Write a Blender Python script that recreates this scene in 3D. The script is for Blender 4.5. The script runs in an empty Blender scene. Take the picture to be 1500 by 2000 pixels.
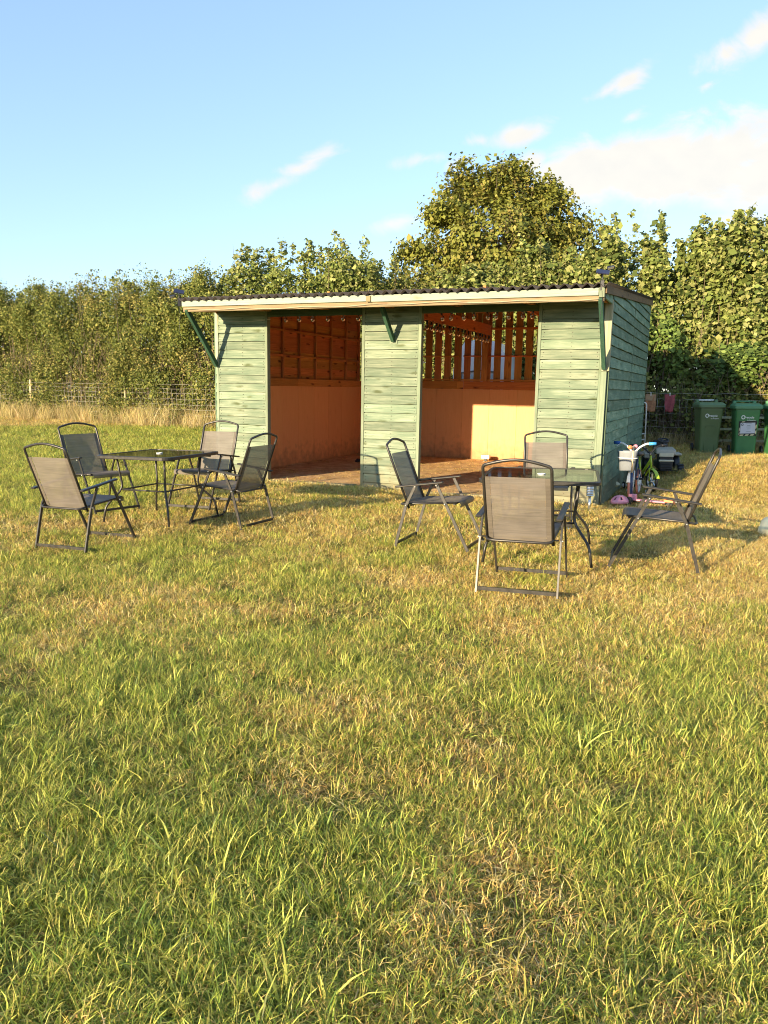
import bpy, bmesh, math, random
import numpy as np
from mathutils import Vector, Matrix, Euler
R = math.radians
S = bpy.context.scene
COL = S.collection
random.seed(4)

# ------------------------------------------------------------------ camera, sky, sun, exposure
cd = bpy.data.cameras.new('camera'); cam = bpy.data.objects.new('camera', cd); COL.objects.link(cam)
cam.location = (0, 0, 1.5); cam.rotation_euler = (R(90-8.894), 0, 0)
cd.sensor_fit = 'HORIZONTAL'; cd.sensor_width = 36; cd.lens = 36*1500.15/1500
cd.clip_start = 0.05; cd.clip_end = 2000
S.camera = cam
SUN_AZ, SUN_EL = 41.0, 12.7          # direction the light travels (clockwise from +Y), elevation
vs = S.view_settings
vs.view_transform = 'Standard'; vs.look = 'None'; vs.exposure = 1.36; vs.gamma = 1; vs.use_curve_mapping = False
sd = bpy.data.lights.new('sun', 'SUN'); sun = bpy.data.objects.new('sun', sd); COL.objects.link(sun)
sd.energy = 5.0; sd.angle = R(0.55); sd.color = (1.0, 0.81, 0.54)
tv = Vector((math.sin(R(SUN_AZ))*math.cos(R(SUN_EL)), math.cos(R(SUN_AZ))*math.cos(R(SUN_EL)), -math.sin(R(SUN_EL))))
sun.rotation_euler = tv.to_track_quat('-Z', 'Y').to_euler()

world = bpy.data.worlds.new('World'); S.world = world; world.use_nodes = True
def build_world():
    nt = world.node_tree; N = nt.nodes; L = nt.links; N.clear()
    out = N.new('ShaderNodeOutputWorld'); bg = N.new('ShaderNodeBackground')
    sky = N.new('ShaderNodeTexSky'); sky.sky_type = 'NISHITA'; sky.sun_disc = False
    sky.sun_elevation = R(SUN_EL); sky.sun_rotation = R(SUN_AZ+180)
    sky.air_density = 1.0; sky.dust_density = 0.15; sky.ozone_density = 1.8
    bg.inputs['Strength'].default_value = 0.15
    tc = N.new('ShaderNodeTexCoord'); sep = N.new('ShaderNodeSeparateXYZ'); L.new(tc.outputs['Generated'], sep.inputs[0])
    def m(op, a, b=None, c=None, clamp=False):
        n = N.new('ShaderNodeMath'); n.operation = op; n.use_clamp = clamp
        for i, v in enumerate((a, b, c)):
            if v is None: continue
            if isinstance(v, (int, float)): n.inputs[i].default_value = v
            else: L.new(v, n.inputs[i])
        return n.outputs[0]
    ymax = m('MAXIMUM', sep.outputs[1], 0.05)
    u = m('DIVIDE', sep.outputs[0], ymax); v = m('DIVIDE', sep.outputs[2], ymax)
    cmb = N.new('ShaderNodeCombineXYZ'); L.new(u, cmb.inputs[0]); L.new(m('MULTIPLY', v, 1.5), cmb.inputs[1])
    nz = N.new('ShaderNodeTexNoise'); nz.inputs['Scale'].default_value = 11; nz.inputs['Detail'].default_value = 9
    nz.inputs['Roughness'].default_value = 0.6; nz.inputs['Distortion'].default_value = 0.5; L.new(cmb.outputs[0], nz.inputs['Vector'])
    # drifting cumulus, centre (u, v), radii, tilt and weight of each puff
    puffs = [(.215,.262,.03,.020,.3,1.3), (.25,.262,.05,.034,.2,1.5), (.316,.272,.085,.036,.12,1.4), (.40,.278,.10,.042,.15,1.5), (.50,.272,.09,.05,0,1.5), (.60,.26,.10,.05,0,1),
             (.26,.235,.045,.02,.3,.8), (.36,.246,.09,.024,.05,.75), (.183,.277,.018,.012,.3,.9), (.163,.311,.036,.012,.25,1.1),
             (.116,.304,.03,.008,.1,.6), (.051,.283,.032,.008,.2,.7), (.095,.281,.02,.008,.4,.7), (-.094,.277,.04,.012,.35,.95),
             (-.135,.252,.04,.011,.3,.8), (.019,.208,.03,.010,.2,.8), (.302,.378,.028,.012,.6,.85), (.268,.360,.025,.006,.5,.6),
             (.412,.402,.04,.019,.45,.95), (.455,.424,.05,.019,.5,.95), (.302,.332,.020,.008,.3,.8), (.47,.452,.03,.012,.5,.7),
             (.395,.368,.015,.006,.5,.7), (.46,.214,.06,.010,.05,.6), (.75,.36,.10,.03,.3,.9), (-.8,.22,.12,.02,.1,.8), (-1.1,.4,.1,.03,.2,.7)]
    field = None
    for cx, cy, rx, ry, a, wgt in puffs:
        du = m('SUBTRACT', u, cx); dv = m('SUBTRACT', v, cy); ca, sa = math.cos(a), math.sin(a)
        p = m('MULTIPLY', m('ADD', m('MULTIPLY', du, ca), m('MULTIPLY', dv, sa)), 1/rx)
        q = m('MULTIPLY', m('SUBTRACT', m('MULTIPLY', dv, ca), m('MULTIPLY', du, sa)), 1/ry)
        d = m('SQRT', m('ADD', m('MULTIPLY', p, p), m('MULTIPLY', q, q)))
        f = m('MULTIPLY', m('SUBTRACT', 1.62, d), wgt*0.62)
        field = f if field is None else m('MAXIMUM', field, f)
    dens = m('ADD', field, m('MULTIPLY', m('SUBTRACT', nz.outputs[0], 0.5), 2.3))
    mr = N.new('ShaderNodeMapRange'); mr.interpolation_type = 'SMOOTHSTEP'; L.new(dens, mr.inputs[0])
    mr.inputs[1].default_value = 0.12; mr.inputs[2].default_value = 0.85
    ahead = m('GREATER_THAN', sep.outputs[1], 0.05)
    fac = m('MULTIPLY', m('MULTIPLY', mr.outputs[0], ahead), 0.93)
    n2 = N.new('ShaderNodeTexNoise'); n2.inputs['Scale'].default_value = 26; n2.inputs['Detail'].default_value = 5; L.new(cmb.outputs[0], n2.inputs['Vector'])
    cr = N.new('ShaderNodeMix'); cr.data_type = 'RGBA'; L.new(n2.outputs[0], cr.inputs['Factor'])
    cr.inputs['A'].default_value = (2.45, 2.36, 2.18, 1); cr.inputs['B'].default_value = (2.85, 2.7, 2.36, 1)
    tint = N.new('ShaderNodeMix'); tint.data_type = 'RGBA'; tint.blend_type = 'MULTIPLY'; tint.inputs['Factor'].default_value = 1
    gm = N.new('ShaderNodeGamma'); gm.inputs[1].default_value = .62; L.new(sky.outputs[0], gm.inputs[0]); L.new(gm.outputs[0], tint.inputs['A']); tint.inputs['B'].default_value = (1.06, 1.21, 1.46, 1)
    mx = N.new('ShaderNodeMix'); mx.data_type = 'RGBA'; L.new(fac, mx.inputs['Factor'])
    L.new(tint.outputs['Result'], mx.inputs['A']); L.new(cr.outputs['Result'], mx.inputs['B'])
    L.new(mx.outputs['Result'], bg.inputs['Color']); L.new(bg.outputs[0], out.inputs[0])
    return tint
SKYTINT = build_world()

# ------------------------------------------------------------------ helpers
def link(o, parent=None):
    COL.objects.link(o)
    if parent is not None: o.parent = parent
    return o
def obj(name, mesh, mat, parent=None, loc=None, rot=None):
    if isinstance(mesh, bmesh.types.BMesh):
        me = bpy.data.meshes.new(name); mesh.to_mesh(me); mesh.free(); mesh = me
    if mat is not None and not mesh.materials:
        for mm in (mat if isinstance(mat, (list, tuple)) else [mat]): mesh.materials.append(mm)
    o = bpy.data.objects.new(name, mesh)
    if loc is not None: o.location = loc
    if rot is not None: o.rotation_euler = rot
    return link(o, parent)
def thing(name, label, cat, loc=(0, 0, 0), rz=0, group=None):
    o = bpy.data.objects.new(name, None); o.location = loc; o.rotation_euler = (0, 0, rz); o.empty_display_size = .1
    link(o); return tag(o, label, cat, group)
def tag(o, label=None, cat=None, group=None, kind=None):
    if label: o['label'] = label
    if cat: o['category'] = cat
    if group: o['group'] = group
    if kind: o['kind'] = kind
    return o
def B(): return bmesh.new()
def box(bm, x0, x1, y0, y1, z0, z1, mi=0, M=None):
    vs_ = [bm.verts.new(Vector(p) if M is None else M @ Vector(p)) for p in
           ((x0,y0,z0),(x1,y0,z0),(x1,y1,z0),(x0,y1,z0),(x0,y0,z1),(x1,y0,z1),(x1,y1,z1),(x0,y1,z1))]
    for f in ((0,3,2,1),(4,5,6,7),(0,1,5,4),(1,2,6,5),(2,3,7,6),(3,0,4,7)):
        bm.faces.new([vs_[i] for i in f]).material_index = mi
    return bm
def bevel(bm, r=.004, seg=1):
    bmesh.ops.bevel(bm, geom=list(bm.edges), offset=r, segments=seg, affect='EDGES', profile=.6); return bm
def bar(bm, p0, p1, w, t, up=(0, 0, 1)):
    """rectangular bar from p0 to p1, w across, t along the (projected) up vector"""
    p0, p1 = Vector(p0), Vector(p1); d = (p1-p0).normalized(); up = Vector(up)
    s = d.cross(up)
    if s.length < 1e-4: s = d.cross(Vector((0, 1, 0)))
    s.normalize(); n = s.cross(d).normalized()
    v = []
    for p in (p0, p1):
        for a, b in ((-1,-1),(1,-1),(1,1),(-1,1)): v.append(bm.verts.new(p+s*a*w/2+n*b*t/2))
    for f in ((0,1,2,3),(7,6,5,4),(0,4,5,1),(1,5,6,2),(2,6,7,3),(3,7,4,0)): bm.faces.new([v[i] for i in f])
    return bm
def tube(bm, pts, r, n=7, closed=False, caps=True):
    pts = [Vector(p) for p in pts]; rings = []; prev = None; m = len(pts)
    for i, p in enumerate(pts):
        a = pts[(i-1) % m] if (closed or i > 0) else p; b = pts[(i+1) % m] if (closed or i < m-1) else p
        d = (b-a).normalized()
        if prev is None:
            s = d.cross(Vector((0, 0, 1)))
            if s.length < 1e-3: s = d.cross(Vector((0, 1, 0)))
        else: s = prev-d*prev.dot(d)
        s.normalize(); prev = s; t = d.cross(s); rr = r[i] if isinstance(r, (list, tuple)) else r
        rings.append([bm.verts.new(p+(s*math.cos(2*math.pi*k/n)+t*math.sin(2*math.pi*k/n))*rr) for k in range(n)])
    for i in range(m if closed else m-1):
        A, C = rings[i], rings[(i+1) % m]
        for k in range(n):
            f = bm.faces.new((A[k], A[(k+1) % n], C[(k+1) % n], C[k])); f.smooth = True
    if caps and not closed: bm.faces.new(rings[0][::-1]); bm.faces.new(rings[-1])
    return bm
def arc(p0, c, p1, n=6):
    """quadratic curve through control c"""
    p0, c, p1 = Vector(p0), Vector(c), Vector(p1)
    return [p0*(1-t)**2+c*2*t*(1-t)+p1*t*t for t in [i/n for i in range(n+1)]]
def lathe(bm, prof, n=16, M=None, mi=0, smooth=True):
    rings = []
    for r, z in prof:
        ring = []
        for k in range(n):
            p = Vector((r*math.cos(2*math.pi*k/n), r*math.sin(2*math.pi*k/n), z)); ring.append(bm.verts.new(M @ p if M else p))
        rings.append(ring)
    for A, C in zip(rings, rings[1:]):
        for k in range(n):
            f = bm.faces.new((A[k], A[(k+1) % n], C[(k+1) % n], C[k])); f.smooth = smooth; f.material_index = mi
    bm.faces.new(rings[0][::-1]).material_index = mi; bm.faces.new(rings[-1]).material_index = mi
    return bm
def smooth(o):
    for p in o.data.polygons: p.use_smooth = True
    return o

# numpy value noise
_rng = np.random.default_rng(7); _tab = _rng.random((256, 256))
def vnoise(x, y):
    xi = np.floor(x).astype(int); yi = np.floor(y).astype(int); fx = x-xi; fy = y-yi
    fx = fx*fx*(3-2*fx); fy = fy*fy*(3-2*fy)
    g = lambda a, b: _tab[a & 255, b & 255]
    return (g(xi, yi)*(1-fx)+g(xi+1, yi)*fx)*(1-fy)+(g(xi, yi+1)*(1-fx)+g(xi+1, yi+1)*fx)*fy
def fbm(x, y, o=4):
    s = 0; a = .5; t = 0
    for i in range(o): s = s+a*vnoise(x*2**i+17*i, y*2**i-9*i); t += a; a *= .5
    return s/t
def sm(t): t = np.clip(t, 0, 1); return t*t*(3-2*t)

# ------------------------------------------------------------------ shelter frame of reference and terrain
W, D, SL, YAW = 6.03, 5.34, 0.019, R(23.4515)
OX, OY, OZ = -2.6865, 12.4786, 0.114
ux, uy = math.cos(YAW), -math.sin(YAW); nx, ny = math.sin(YAW), math.cos(YAW)
def to_local(x, y): return (x-OX)*ux+(y-OY)*uy, (x-OX)*nx+(y-OY)*ny
def ground(x, y):
    x = np.asarray(x, float); y = np.asarray(y, float)
    yy = np.minimum(y, 34)
    l = .03*np.maximum(0, yy-6)*(1-sm((x+1)/4.)); r = .042*np.maximum(0, np.minimum(y, 24)-10)*sm((x-3.2)/1.5)
    z = l+r+.03
    z = z+.25*sm(1.35-np.hypot((x-7.3)/3.0, (y-11.9)/2.5))*sm((x-3.7)/1.8)          # the rough bank by the bins
    lx, ly = to_local(x, y)
    dd = np.hypot(np.maximum(0, np.maximum(-lx, lx-W)), np.maximum(0, np.maximum(-ly, ly-D)))
    k = 1-sm(dd/1.0)
    z = z*(1-k)+(SL*(W-np.clip(lx, 0, W)))*k
    z = z+(.018*(fbm(x*1.3+50, y*1.3+20, 3)-.5)+.09*(vnoise(x*.35+9, y*.85+4)-.5)*sm((6.5-y)/2))*(1-k*.7)
    return z
def gz(x, y): return float(ground(x, y))

# ------------------------------------------------------------------ materials
def nodes(name):
    m = bpy.data.materials.new(name); m.use_nodes = True; nt = m.node_tree; nt.nodes.clear()
    out = nt.nodes.new('ShaderNodeOutputMaterial'); return m, nt, nt.nodes, nt.links, out
def ramp(N, stops):
    r = N.new('ShaderNodeValToRGB'); e = r.color_ramp.elements
    while len(e) < len(stops): e.new(.5)
    for i, (p, c) in enumerate(stops): e[i].position = p; e[i].color = (*c, 1)
    return r
def simple(name, col, rough=.5, metal=0, var=.12, scale=18, bump=.0, spec=.5, coat=0):
    m, nt, N, L, out = nodes(name); p = N.new('ShaderNodeBsdfPrincipled'); L.new(p.outputs[0], out.inputs[0])
    tc = N.new('ShaderNodeTexCoord'); nz = N.new('ShaderNodeTexNoise'); nz.inputs['Scale'].default_value = scale; nz.inputs['Detail'].default_value = 5
    L.new(tc.outputs['Object'], nz.inputs['Vector'])
    r = ramp(N, [(.3, tuple(c*(1-var) for c in col)), (.7, tuple(min(1, c*(1+var)) for c in col))]); L.new(nz.outputs[0], r.inputs[0])
    L.new(r.outputs[0], p.inputs['Base Color']); p.inputs['Metallic'].default_value = metal
    mr = N.new('ShaderNodeMapRange'); L.new(nz.outputs[0], mr.inputs[0]); mr.inputs[3].default_value = max(.02, rough-.1); mr.inputs[4].default_value = min(1, rough+.12)
    L.new(mr.outputs[0], p.inputs['Roughness']); p.inputs['Specular IOR Level'].default_value = spec; p.inputs['Coat Weight'].default_value = coat
    if bump:
        b = N.new('ShaderNodeBump'); b.inputs['Strength'].default_value = bump; b.inputs['Distance'].default_value = .01
        L.new(nz.outputs[0], b.inputs['Height']); L.new(b.outputs[0], p.inputs['Normal'])
    return m
def wood(name, base, dark, knot, axis='x', grain=1.0, knots=1.0, rough=.8, blotch=.5, randv=.16, hv=.015):
    """sawn timber: long grain streaks, blotchy stain, knots; differs from board to board"""
    m, nt, N, L, out = nodes(name); p = N.new('ShaderNodeBsdfPrincipled'); L.new(p.outputs[0], out.inputs[0])
    p.inputs['Roughness'].default_value = rough; p.inputs['Specular IOR Level'].default_value = .25
    tc = N.new('ShaderNodeTexCoord'); oi = N.new('ShaderNodeObjectInfo')
    off = N.new('ShaderNodeVectorMath'); off.operation = 'MULTIPLY_ADD'
    L.new(oi.outputs['Random'], off.inputs[0]); off.inputs[1].default_value = (37, 53, 71); L.new(tc.outputs['Object'], off.inputs[2])
    def mapped(s):
        k = {'x': (s[0], s[1], s[1]), 'y': (s[1], s[0], s[1]), 'z': (s[1], s[1], s[0])}[axis]
        mp = N.new('ShaderNodeMapping'); mp.inputs['Scale'].default_value = k; L.new(off.outputs[0], mp.inputs[0]); return mp.outputs[0]
    n1 = N.new('ShaderNodeTexNoise'); n1.inputs['Scale'].default_value = 1; n1.inputs['Detail'].default_value = 6; n1.inputs['Roughness'].default_value = .65
    n1.inputs['Distortion'].default_value = .6; L.new(mapped((2.2*grain, 55)), n1.inputs['Vector'])
    n2 = N.new('ShaderNodeTexNoise'); n2.inputs['Scale'].default_value = 1; n2.inputs['Detail'].default_value = 5; L.new(mapped((2.6, 9)), n2.inputs['Vector'])
    nd = N.new('ShaderNodeTexNoise'); nd.inputs['Scale'].default_value = 1; L.new(mapped((6, 14)), nd.inputs['Vector'])
    vo = N.new('ShaderNodeTexVoronoi'); vo.inputs['Scale'].default_value = 1
    add = N.new('ShaderNodeVectorMath'); add.operation = 'MULTIPLY_ADD'; L.new(nd.outputs['Color'], add.inputs[0]); add.inputs[1].default_value = (.35,)*3; L.new(mapped((2.4, 7.5)), add.inputs[2])
    L.new(add.outputs[0], vo.inputs['Vector'])
    r1 = ramp(N, [(.30, dark), (.62, base)]); L.new(n1.outputs[0], r1.inputs[0])
    r2 = N.new('ShaderNodeMapRange'); L.new(n2.outputs[0], r2.inputs[0]); r2.inputs[1].default_value = .38; r2.inputs[2].default_value = .66; r2.inputs[3].default_value = 1; r2.inputs[4].default_value = 0
    mb = N.new('ShaderNodeMath'); mb.operation = 'MULTIPLY'; L.new(r2.outputs[0], mb.inputs[0]); mb.inputs[1].default_value = blotch
    mx1 = N.new('ShaderNodeMix'); mx1.data_type = 'RGBA'; L.new(mb.outputs[0], mx1.inputs['Factor']); L.new(r1.outputs[0], mx1.inputs['A']); mx1.inputs['B'].default_value = (*dark, 1)
    kr = N.new('ShaderNodeMapRange'); L.new(vo.outputs['Distance'], kr.inputs[0]); kr.inputs[1].default_value = .08; kr.inputs[2].default_value = .24; kr.inputs[3].default_value = .85*knots; kr.inputs[4].default_value = 0
    mx2 = N.new('ShaderNodeMix'); mx2.data_type = 'RGBA'; L.new(kr.outputs[0], mx2.inputs['Factor']); L.new(mx1.outputs['Result'], mx2.inputs['A']); mx2.inputs['B'].default_value = (*knot, 1)
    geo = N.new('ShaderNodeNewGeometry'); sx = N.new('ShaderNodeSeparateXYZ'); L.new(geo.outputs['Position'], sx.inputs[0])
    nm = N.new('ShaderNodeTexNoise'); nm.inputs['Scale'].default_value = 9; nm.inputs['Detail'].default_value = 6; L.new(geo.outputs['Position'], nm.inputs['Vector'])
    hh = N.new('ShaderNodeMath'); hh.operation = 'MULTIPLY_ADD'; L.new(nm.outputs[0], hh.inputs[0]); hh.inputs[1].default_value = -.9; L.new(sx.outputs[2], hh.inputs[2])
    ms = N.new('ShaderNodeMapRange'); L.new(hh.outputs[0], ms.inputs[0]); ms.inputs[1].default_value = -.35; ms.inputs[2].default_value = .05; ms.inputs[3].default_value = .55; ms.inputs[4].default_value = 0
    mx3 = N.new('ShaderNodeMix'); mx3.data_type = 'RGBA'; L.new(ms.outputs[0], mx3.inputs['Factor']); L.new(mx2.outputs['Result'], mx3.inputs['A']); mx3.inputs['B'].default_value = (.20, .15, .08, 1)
    hsv = N.new('ShaderNodeHueSaturation'); L.new(mx3.outputs['Result'], hsv.inputs['Color'])
    vr = N.new('ShaderNodeMapRange'); L.new(oi.outputs['Random'], vr.inputs[0]); vr.inputs[3].default_value = 1-randv; vr.inputs[4].default_value = 1+randv
    L.new(vr.outputs[0], hsv.inputs['Value'])
    hr = N.new('ShaderNodeMath'); hr.operation = 'FRACT'; h2 = N.new('ShaderNodeMath'); h2.operation = 'MULTIPLY'; L.new(oi.outputs['Random'], h2.inputs[0]); h2.inputs[1].default_value = 13.7; L.new(h2.outputs[0], hr.inputs[0])
    hm = N.new('ShaderNodeMapRange'); L.new(hr.outputs[0], hm.inputs[0]); hm.inputs[3].default_value = .5-hv; hm.inputs[4].default_value = .5+hv; L.new(hm.outputs[0], hsv.inputs['Hue'])
    L.new(hsv.outputs[0], p.inputs['Base Color'])
    bp = N.new('ShaderNodeBump'); bp.inputs['Strength'].default_value = .35; bp.inputs['Distance'].default_value = .004; L.new(n1.outputs[0], bp.inputs['Height']); L.new(bp.outputs[0], p.inputs['Normal'])
    return m
GB, GD, GK = (.295, .325, .22), (.105, .15, .095), (.07, .085, .03)
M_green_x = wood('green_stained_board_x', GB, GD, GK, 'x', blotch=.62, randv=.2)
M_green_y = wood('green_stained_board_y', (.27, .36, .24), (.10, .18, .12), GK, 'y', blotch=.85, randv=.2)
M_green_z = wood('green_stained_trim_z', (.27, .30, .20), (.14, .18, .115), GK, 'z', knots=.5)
M_dkgreen_z = wood('dark_green_trim_z', (.15, .20, .12), (.07, .11, .07), (.04, .05, .02), 'z', knots=.4)
M_dkgreen_x = wood('dark_green_trim_x', (.11, .15, .08), (.05, .085, .045), (.04, .05, .02), 'x', knots=.4)
M_brace = wood('green_brace', (.05, .115, .065), (.025, .065, .04), (.03, .06, .03), 'y', knots=.5)
M_pale_z = wood('bare_weathered_trim', (.46, .44, .29), (.28, .30, .17), (.14, .09, .04), 'z', knots=.9, blotch=.3)
M_verge = wood('brown_verge', (.20, .14, .07), (.11, .08, .04), (.05, .03, .02), 'y')
M_fascia = wood('pale_painted_fascia', (.37, .41, .33), (.24, .29, .21), (.18, .15, .07), 'x', knots=.8, blotch=.35)
M_purlin = wood('bare_purlin', (.30, .24, .13), (.20, .15, .08), (.16, .08, .03), 'x')
M_in_x = wood('orange_timber_x', (.66, .29, .085), (.45, .17, .045), (.09, .03, .008), 'x', blotch=.4, knots=1.1)
M_in_y = wood('orange_timber_y', (.58, .26, .08), (.38, .15, .042), (.09, .03, .008), 'y', blotch=.4, knots=1.1)
M_in_z = wood('orange_timber_z', (.55, .27, .09), (.36, .15, .05), (.09, .03, .01), 'z', blotch=.35)
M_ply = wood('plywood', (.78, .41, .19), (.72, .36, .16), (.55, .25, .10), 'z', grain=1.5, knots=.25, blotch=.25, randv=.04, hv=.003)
M_post = wood('fence_post_timber', (.62, .52, .32), (.42, .33, .18), (.2, .12, .05), 'z')
M_bit = simple('corrugated_bitumen', (.035, .028, .024), .8, var=.4, scale=9, bump=.3)
M_metal = simple('dark_grey_powder_coat', (.040, .036, .031), .36, metal=.3, var=.2, scale=30)
M_black = simple('black_plastic', (.015, .015, .017), .45, var=.3)
M_panel = simple('solar_panel_blue', (.02, .022, .05), .15, var=.3)
M_bolt = simple('zinc_bolt', (.7, .68, .62), .3, metal=.9)
M_white = simple('white_plastic', (.78, .77, .72), .4, var=.06)
M_chrome = simple('bare_steel', (.62, .62, .60), .28, metal=.9)
M_wire = simple('galvanised_wire', (.42, .39, .32), .5, metal=.3, var=.3)
M_cable = simple('pale_cable', (.5, .42, .28), .6)

def fabric(name, col, alpha):
    m, nt, N, L, out = nodes(name); d = N.new('ShaderNodeBsdfPrincipled'); d.inputs['Roughness'].default_value = .65; d.inputs['Specular IOR Level'].default_value = .3
    tc = N.new('ShaderNodeTexCoord'); w = N.new('ShaderNodeTexNoise'); w.inputs['Scale'].default_value = 1; w.inputs['Detail'].default_value = 4
    mp = N.new('ShaderNodeMapping'); mp.inputs['Scale'].default_value = (4, 90, 90); L.new(tc.outputs['Object'], mp.inputs[0]); L.new(mp.outputs[0], w.inputs['Vector'])
    n2 = N.new('ShaderNodeTexNoise'); n2.inputs['Scale'].default_value = 5; L.new(tc.outputs['Object'], n2.inputs['Vector'])
    a = N.new('ShaderNodeMath'); a.operation = 'ADD'; L.new(w.outputs[0], a.inputs[0]); L.new(n2.outputs[0], a.inputs[1])
    r = ramp(N, [(.36, tuple(c*.78 for c in col)), (.64, tuple(c*1.18 for c in col))]); h = N.new('ShaderNodeMath'); h.operation = 'MULTIPLY'; h.inputs[1].default_value = .5; L.new(a.outputs[0], h.inputs[0]); L.new(h.outputs[0], r.inputs[0])
    L.new(r.outputs[0], d.inputs['Base Color'])
    t = N.new('ShaderNodeBsdfTransparent'); mx = N.new('ShaderNodeMixShader'); mx.inputs[0].default_value = 1-alpha
    L.new(t.outputs[0], mx.inputs[1]); L.new(d.outputs[0], mx.inputs[2]); L.new(mx.outputs[0], out.inputs[0]); return m
M_sling = fabric('taupe_sling_mesh', (.152, .130, .108), .11)
M_hem = fabric('taupe_sling_hem', (.12, .10, .078), .0)
def tinted_glass(name, tintc, body):
    m, nt, N, L, out = nodes(name); t = N.new('ShaderNodeBsdfTransparent'); t.inputs[0].default_value = (*tintc, 1)
    g = N.new('ShaderNodeBsdfGlossy'); g.inputs['Roughness'].default_value = .06; g.inputs[0].default_value = (.9, .9, .9, 1)
    d = N.new('ShaderNodeBsdfDiffuse'); d.inputs[0].default_value = (*body, 1)
    tc = N.new('ShaderNodeTexCoord'); nz = N.new('ShaderNodeTexNoise'); nz.inputs['Scale'].default_value = 60; L.new(tc.outputs['Object'], nz.inputs['Vector'])
    mr = N.new('ShaderNodeMapRange'); L.new(nz.outputs[0], mr.inputs[0]); mr.inputs[3].default_value = .25; mr.inputs[4].default_value = .5
    a = N.new('ShaderNodeMixShader'); L.new(mr.outputs[0], a.inputs[0]); L.new(t.outputs[0], a.inputs[1]); L.new(d.outputs[0], a.inputs[2])
    f = N.new('ShaderNodeFresnel'); f.inputs[0].default_value = 1.5; b = N.new('ShaderNodeMixShader'); L.new(f.outputs[0], b.inputs[0]); L.new(a.outputs[0], b.inputs[1]); L.new(g.outputs[0], b.inputs[2])
    L.new(b.outputs[0], out.inputs[0]); return m
M_glass = tinted_glass('smoked_table_glass', (.30, .33, .27), (.045, .05, .038))
def clear_glass():
    m, nt, N, L, out = nodes('bulb_glass'); t = N.new('ShaderNodeBsdfTransparent'); t.inputs[0].default_value = (.8, .74, .62, 1); g = N.new('ShaderNodeBsdfGlossy'); g.inputs['Roughness'].default_value = .05
    f = N.new('ShaderNodeFresnel'); f.inputs[0].default_value = 1.9; b = N.new('ShaderNodeMixShader'); L.new(f.outputs[0], b.inputs[0]); L.new(t.outputs[0], b.inputs[1]); L.new(g.outputs[0], b.inputs[2]); L.new(b.outputs[0], out.inputs[0]); return m
M_bulb = clear_glass()
def blade_mat(name, transl=.3, rough=.5, huev=.02, valv=.25, spec=.22):
    """leaf and blade material: the colour is a per-blade attribute, varied again per plant"""
    m, nt, N, L, out = nodes(name); at = N.new('ShaderNodeAttribute'); at.attribute_name = 'col'
    oi = N.new('ShaderNodeObjectInfo'); hsv = N.new('ShaderNodeHueSaturation'); L.new(at.outputs['Color'], hsv.inputs['Color'])
    a = N.new('ShaderNodeMapRange'); L.new(oi.outputs['Random'], a.inputs[0]); a.inputs[3].default_value = .5-huev; a.inputs[4].default_value = .5+huev; L.new(a.outputs[0], hsv.inputs['Hue'])
    fr = N.new('ShaderNodeMath'); fr.operation = 'MULTIPLY'; L.new(oi.outputs['Random'], fr.inputs[0]); fr.inputs[1].default_value = 7.3
    f2 = N.new('ShaderNodeMath'); f2.operation = 'FRACT'; L.new(fr.outputs[0], f2.inputs[0])
    b = N.new('ShaderNodeMapRange'); L.new(f2.outputs[0], b.inputs[0]); b.inputs[3].default_value = 1-valv*1.5; b.inputs[4].default_value = 1+valv; L.new(b.outputs[0], hsv.inputs['Value'])
    p = N.new('ShaderNodeBsdfPrincipled'); p.inputs['Roughness'].default_value = rough; p.inputs['Specular IOR Level'].default_value = spec; L.new(hsv.outputs[0], p.inputs['Base Color'])
    t = N.new('ShaderNodeBsdfTranslucent'); L.new(hsv.outputs[0], t.inputs[0]); mx = N.new('ShaderNodeMixShader'); mx.inputs[0].default_value = transl
    L.new(p.outputs[0], mx.inputs[1]); L.new(t.outputs[0], mx.inputs[2]); L.new(mx.outputs[0], out.inputs[0]); return m
M_blade = blade_mat('grass_blades', .32, .45)
M_leaf = blade_mat('hedge_leaves', .28, .55, 0, 0, .14)
M_stem = simple('hedge_stems', (.15, .11, .065), .8, var=.4, scale=6)
M_bark = simple('tree_bark', (.16, .12, .08), .9, var=.4, scale=12, bump=.6)

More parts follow.
